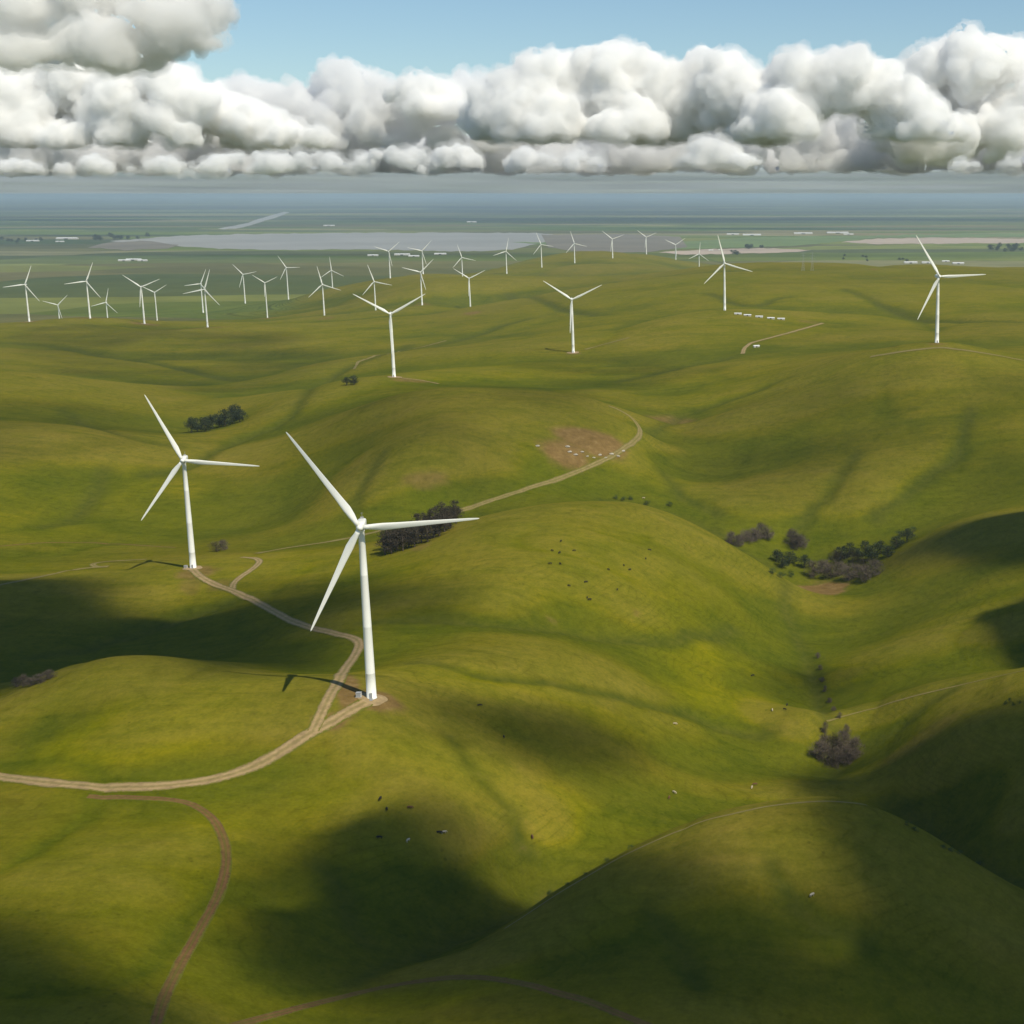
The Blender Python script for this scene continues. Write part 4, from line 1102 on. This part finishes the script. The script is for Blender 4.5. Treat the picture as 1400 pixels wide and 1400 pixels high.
# far grey cloud deck low over the horizon
def deck(name, x0, x1, y0, y1, z, th, label, step=1500):
    nx, ny = int((x1-x0)/step)+1, int((y1-y0)/(step*2))+1
    gx = np.linspace(x0, x1, nx); gy = np.linspace(y0, y1, ny); X, Y = np.meshgrid(gx, gy)
    T = th*(.9 + 1.3*fbm(X/9000, Y/14000, 4)); B_ = z - 690*sstep(60000, 138000, Y) - 1500*sstep(147000, 230000, Y) + 150*np.clip(1.3-Y/110000, .05, 1)*fbm(X/5000+4, Y/9000, 3)
    e = np.minimum.reduce([X-x0, x1-X, Y-y0, y1-Y])/6000; T = np.maximum(T, 60)*np.clip(e, 0.02, 1)
    vs = np.concatenate([np.stack([X, Y, B_], -1).reshape(-1, 3), np.stack([X, Y, B_+T], -1).reshape(-1, 3)])
    I = np.arange(nx*ny).reshape(ny, nx); n_ = nx*ny; fs = []
    for j in range(ny-1):
        for i in range(nx-1):
            q = (I[j, i], I[j, i+1], I[j+1, i+1], I[j+1, i]); fs.append(tuple(int(a)+n_ for a in q)); fs.append(tuple(int(a) for a in reversed(q)))
    ring = [(0, i) for i in range(nx)] + [(j, nx-1) for j in range(1, ny)] + [(ny-1, i) for i in range(nx-2, -1, -1)] + [(j, 0) for j in range(ny-2, 0, -1)]
    for a, b_ in zip(ring, ring[1:]+ring[:1]):
        p, q = int(I[a]), int(I[b_]); fs.append((p, q, q+n_, p+n_))
    o = mesh_obj(name, vs, fs, volmat('grey_deck', .0016, (.84, .90, .93))); tag(o, label, 'cloud', 'clouds along the horizon')
deck('cloud_deck', -110000, 90000, 44000, 230000, 1080, 420, 'flat grey cloud deck closing the sky just above the horizon')

# clouds overhead, out of the frame, that throw the dark patches on the hills
def inpoly(px, py, poly):
    ins = np.zeros(px.shape, bool)
    for (x0, y0), (x1, y1) in zip(poly, poly[1:]+poly[:1]):
        c1 = (y0 > py) != (y1 > py)
        with np.errstate(divide='ignore', invalid='ignore'):
            xi = (x1-x0)*(py-y0)/(y1-y0+1e-12)+x0
        ins ^= c1 & (px < xi)
    return ins
def overhead(polys, Hc, cell, blur, name, tmax=150, seed=0):
    allp = []
    for st, poly in polys:
        # densify and drop to the ground
        q = []
        for (x0, y0), (x1, y1) in zip(poly, poly[1:]+poly[:1]):
            for j in range(4): q.append((x0+(x1-x0)*j/4, y0+(y1-y0)*j/4))
        hs = [h for h in hits(q) if h]
        allp.append((st, [(h[0]+L.x*(Hc-h[2])/L.z, h[1]+L.y*(Hc-h[2])/L.z) for h in hs]))
    xs = [p[0] for _, pl in allp for p in pl]; ys = [p[1] for _, pl in allp for p in pl]
    x0, x1, y0, y1 = min(xs)-120, max(xs)+120, min(ys)-120, max(ys)+120
    gx = np.arange(x0, x1, cell); gy = np.arange(y0, y1, cell)
    X, Y = np.meshgrid(gx, gy)
    wx = X + 75*fbm(X/110, Y/80, 4)*2; wy = Y + 60*fbm(X/110+9, Y/80+5, 4)*2
    Mk = np.zeros_like(X)
    for st, pl in allp: Mk = np.maximum(Mk, st*inpoly(wx, wy, pl))
    k = int(max(1, blur/cell))
    for _ in range(3):
        for ax in (0, 1):
            Mk = sum(np.roll(Mk, s, ax) for s in range(-k, k+1))/(2*k+1)
    T = tmax*Mk**1.6*np.clip(1+2.6*fbm(X/95+3, Y/60, 4), .04, 3)
    T[T < 1.5] = 0; T[0] = T[-1] = 0; T[:, 0] = T[:, -1] = 0
    vid = -np.ones((2,)+T.shape, int); vs = []
    ny, nx = T.shape
    for j in range(ny):
        for i in range(nx):
            t = T[j, i]
            nb = T[max(0, j-1):j+2, max(0, i-1):i+2].max()
            if nb <= 0: continue
            vid[0, j, i] = len(vs); vs.append((X[j, i], Y[j, i], Hc+t*.65))
            if t > 0: vid[1, j, i] = len(vs); vs.append((X[j, i], Y[j, i], Hc-t*.35))
            else: vid[1, j, i] = vid[0, j, i]
    fs = []
    for j in range(ny-1):
        for i in range(nx-1):
            if max(T[j, i], T[j, i+1], T[j+1, i+1], T[j+1, i]) <= 0: continue
            q = ((j, i), (j, i+1), (j+1, i+1), (j+1, i))
            top = [vid[0][a] for a in q]; bot = [vid[1][a] for a in reversed(q)]
            fs.append(tuple(top)); fs.append(tuple(bot))
    me = bpy.data.meshes.new(name); me.from_pydata(vs, [], fs); me.update(); me.validate()
    me.materials.append(volmat('passing_cloud', .05, (.50, .50, .52)))
    o = bpy.data.objects.new(name, me); COL.objects.link(o)
    tag(o, kind='stuff')
    o['label'] = 'passing low cloud overhead that shades the hills'; o['category'] = 'cloud'
    return o
POLY = [
 (.55, [(690,1190),(745,1188),(790,1200),(800,1235),(740,1262),(690,1270)]),
 (1.0, [(-200,1270),(-60,1310),(0,1340),(60,1362),(120,1382),(180,1402),(250,1430),(150,1500),(-200,1500)]),
 (.95, [(350,1235),(380,1195),(440,1205),(520,1200),(560,1150),(620,1140),(690,1165),(745,1190),(770,1215),(720,1250),(640,1290),(540,1330),(430,1300),(350,1270)]),
 (.45, [(270,1130),(350,1120),(400,1150),(420,1210),(340,1250),(270,1230),(260,1180)]),
 (1.0, [(480,1340),(600,1310),(690,1275),(780,1250),(850,1235),(920,1245),(985,1275),(1030,1310),(1090,1350),(1165,1375),(1240,1345),(1268,1285),(1240,1215),(1205,1165),(1205,1130),(1250,1110),(1215,1075),(1260,1030),(1330,990),(1420,960),(1600,960),(1600,1500),(760,1500),(860,1425),(740,1375),(640,1345)]),
 (.9, [(1340,890),(1365,850),(1420,810),(1600,780),(1600,890),(1420,905)]),
 (.85, [(1180,785),(1230,745),(1290,722),(1400,717),(1600,700),(1600,760),(1400,770),(1300,775),(1240,790)]),
 (.68, [(-200,790),(0,800),(60,825),(110,850),(170,875),(240,862),(320,838),(400,850),(470,875),(480,920),(420,925),(330,908),(230,896),(130,903),(40,930),(-200,980)]),
 (.75, [(350,800),(380,795),(450,800),(540,815),(620,835),(610,850),(500,845),(420,838)]),
 (.55, [(560,965),(620,940),(720,945),(820,970),(900,1010),(870,1050),(760,1040),(640,1010)]),
 (.6, [(1050,925),(1085,915),(1115,925),(1110,950),(1070,955)]),
]
overhead(POLY, 720, 9.0, 18.0, 'shade_cloud')
VEIL = [  # thin clouds added out of frame to dim the middle hills
 (.20, [(420,560),(560,520),(760,525),(850,560),(820,590),(700,640),(560,690),(430,660)]),
 (.20, [(900,600),(1010,560),(1100,520),(1240,500),(1450,500),(1500,680),(1300,700),(1100,700),(950,690)]),
 (.20, [(0,450),(200,440),(400,455),(470,480),(400,530),(250,540),(60,500)]),
 (.20, [(-100,530),(120,545),(230,590),(200,640),(60,650),(-100,640)]),
 (.20, [(680,500),(860,480),(960,500),(900,540),(780,530)]),
]
overhead(VEIL, 1500, 22.0, 30.0, 'shade_cloud', tmax=80)
for o_, l_ in zip([o_ for o_ in COL.objects if o_.name.startswith('shade_cloud')], ('low dark cloud overhead shading the near pasture', 'thin unseen cloud added overhead to dim the middle hills')): o_['label'] = l_

# ---------------------------------------------------------------- haze
hzm = volmat('haze_air', 2.7e-5, (.68, .85, 1.0), .1)
b = MB(); b.box((-150000, -4000, -1.5), (150000, 146000, ZC+6))
hb = b.build('haze', hzm); tag(hb, kind='stuff')
print('verts', len(verts))
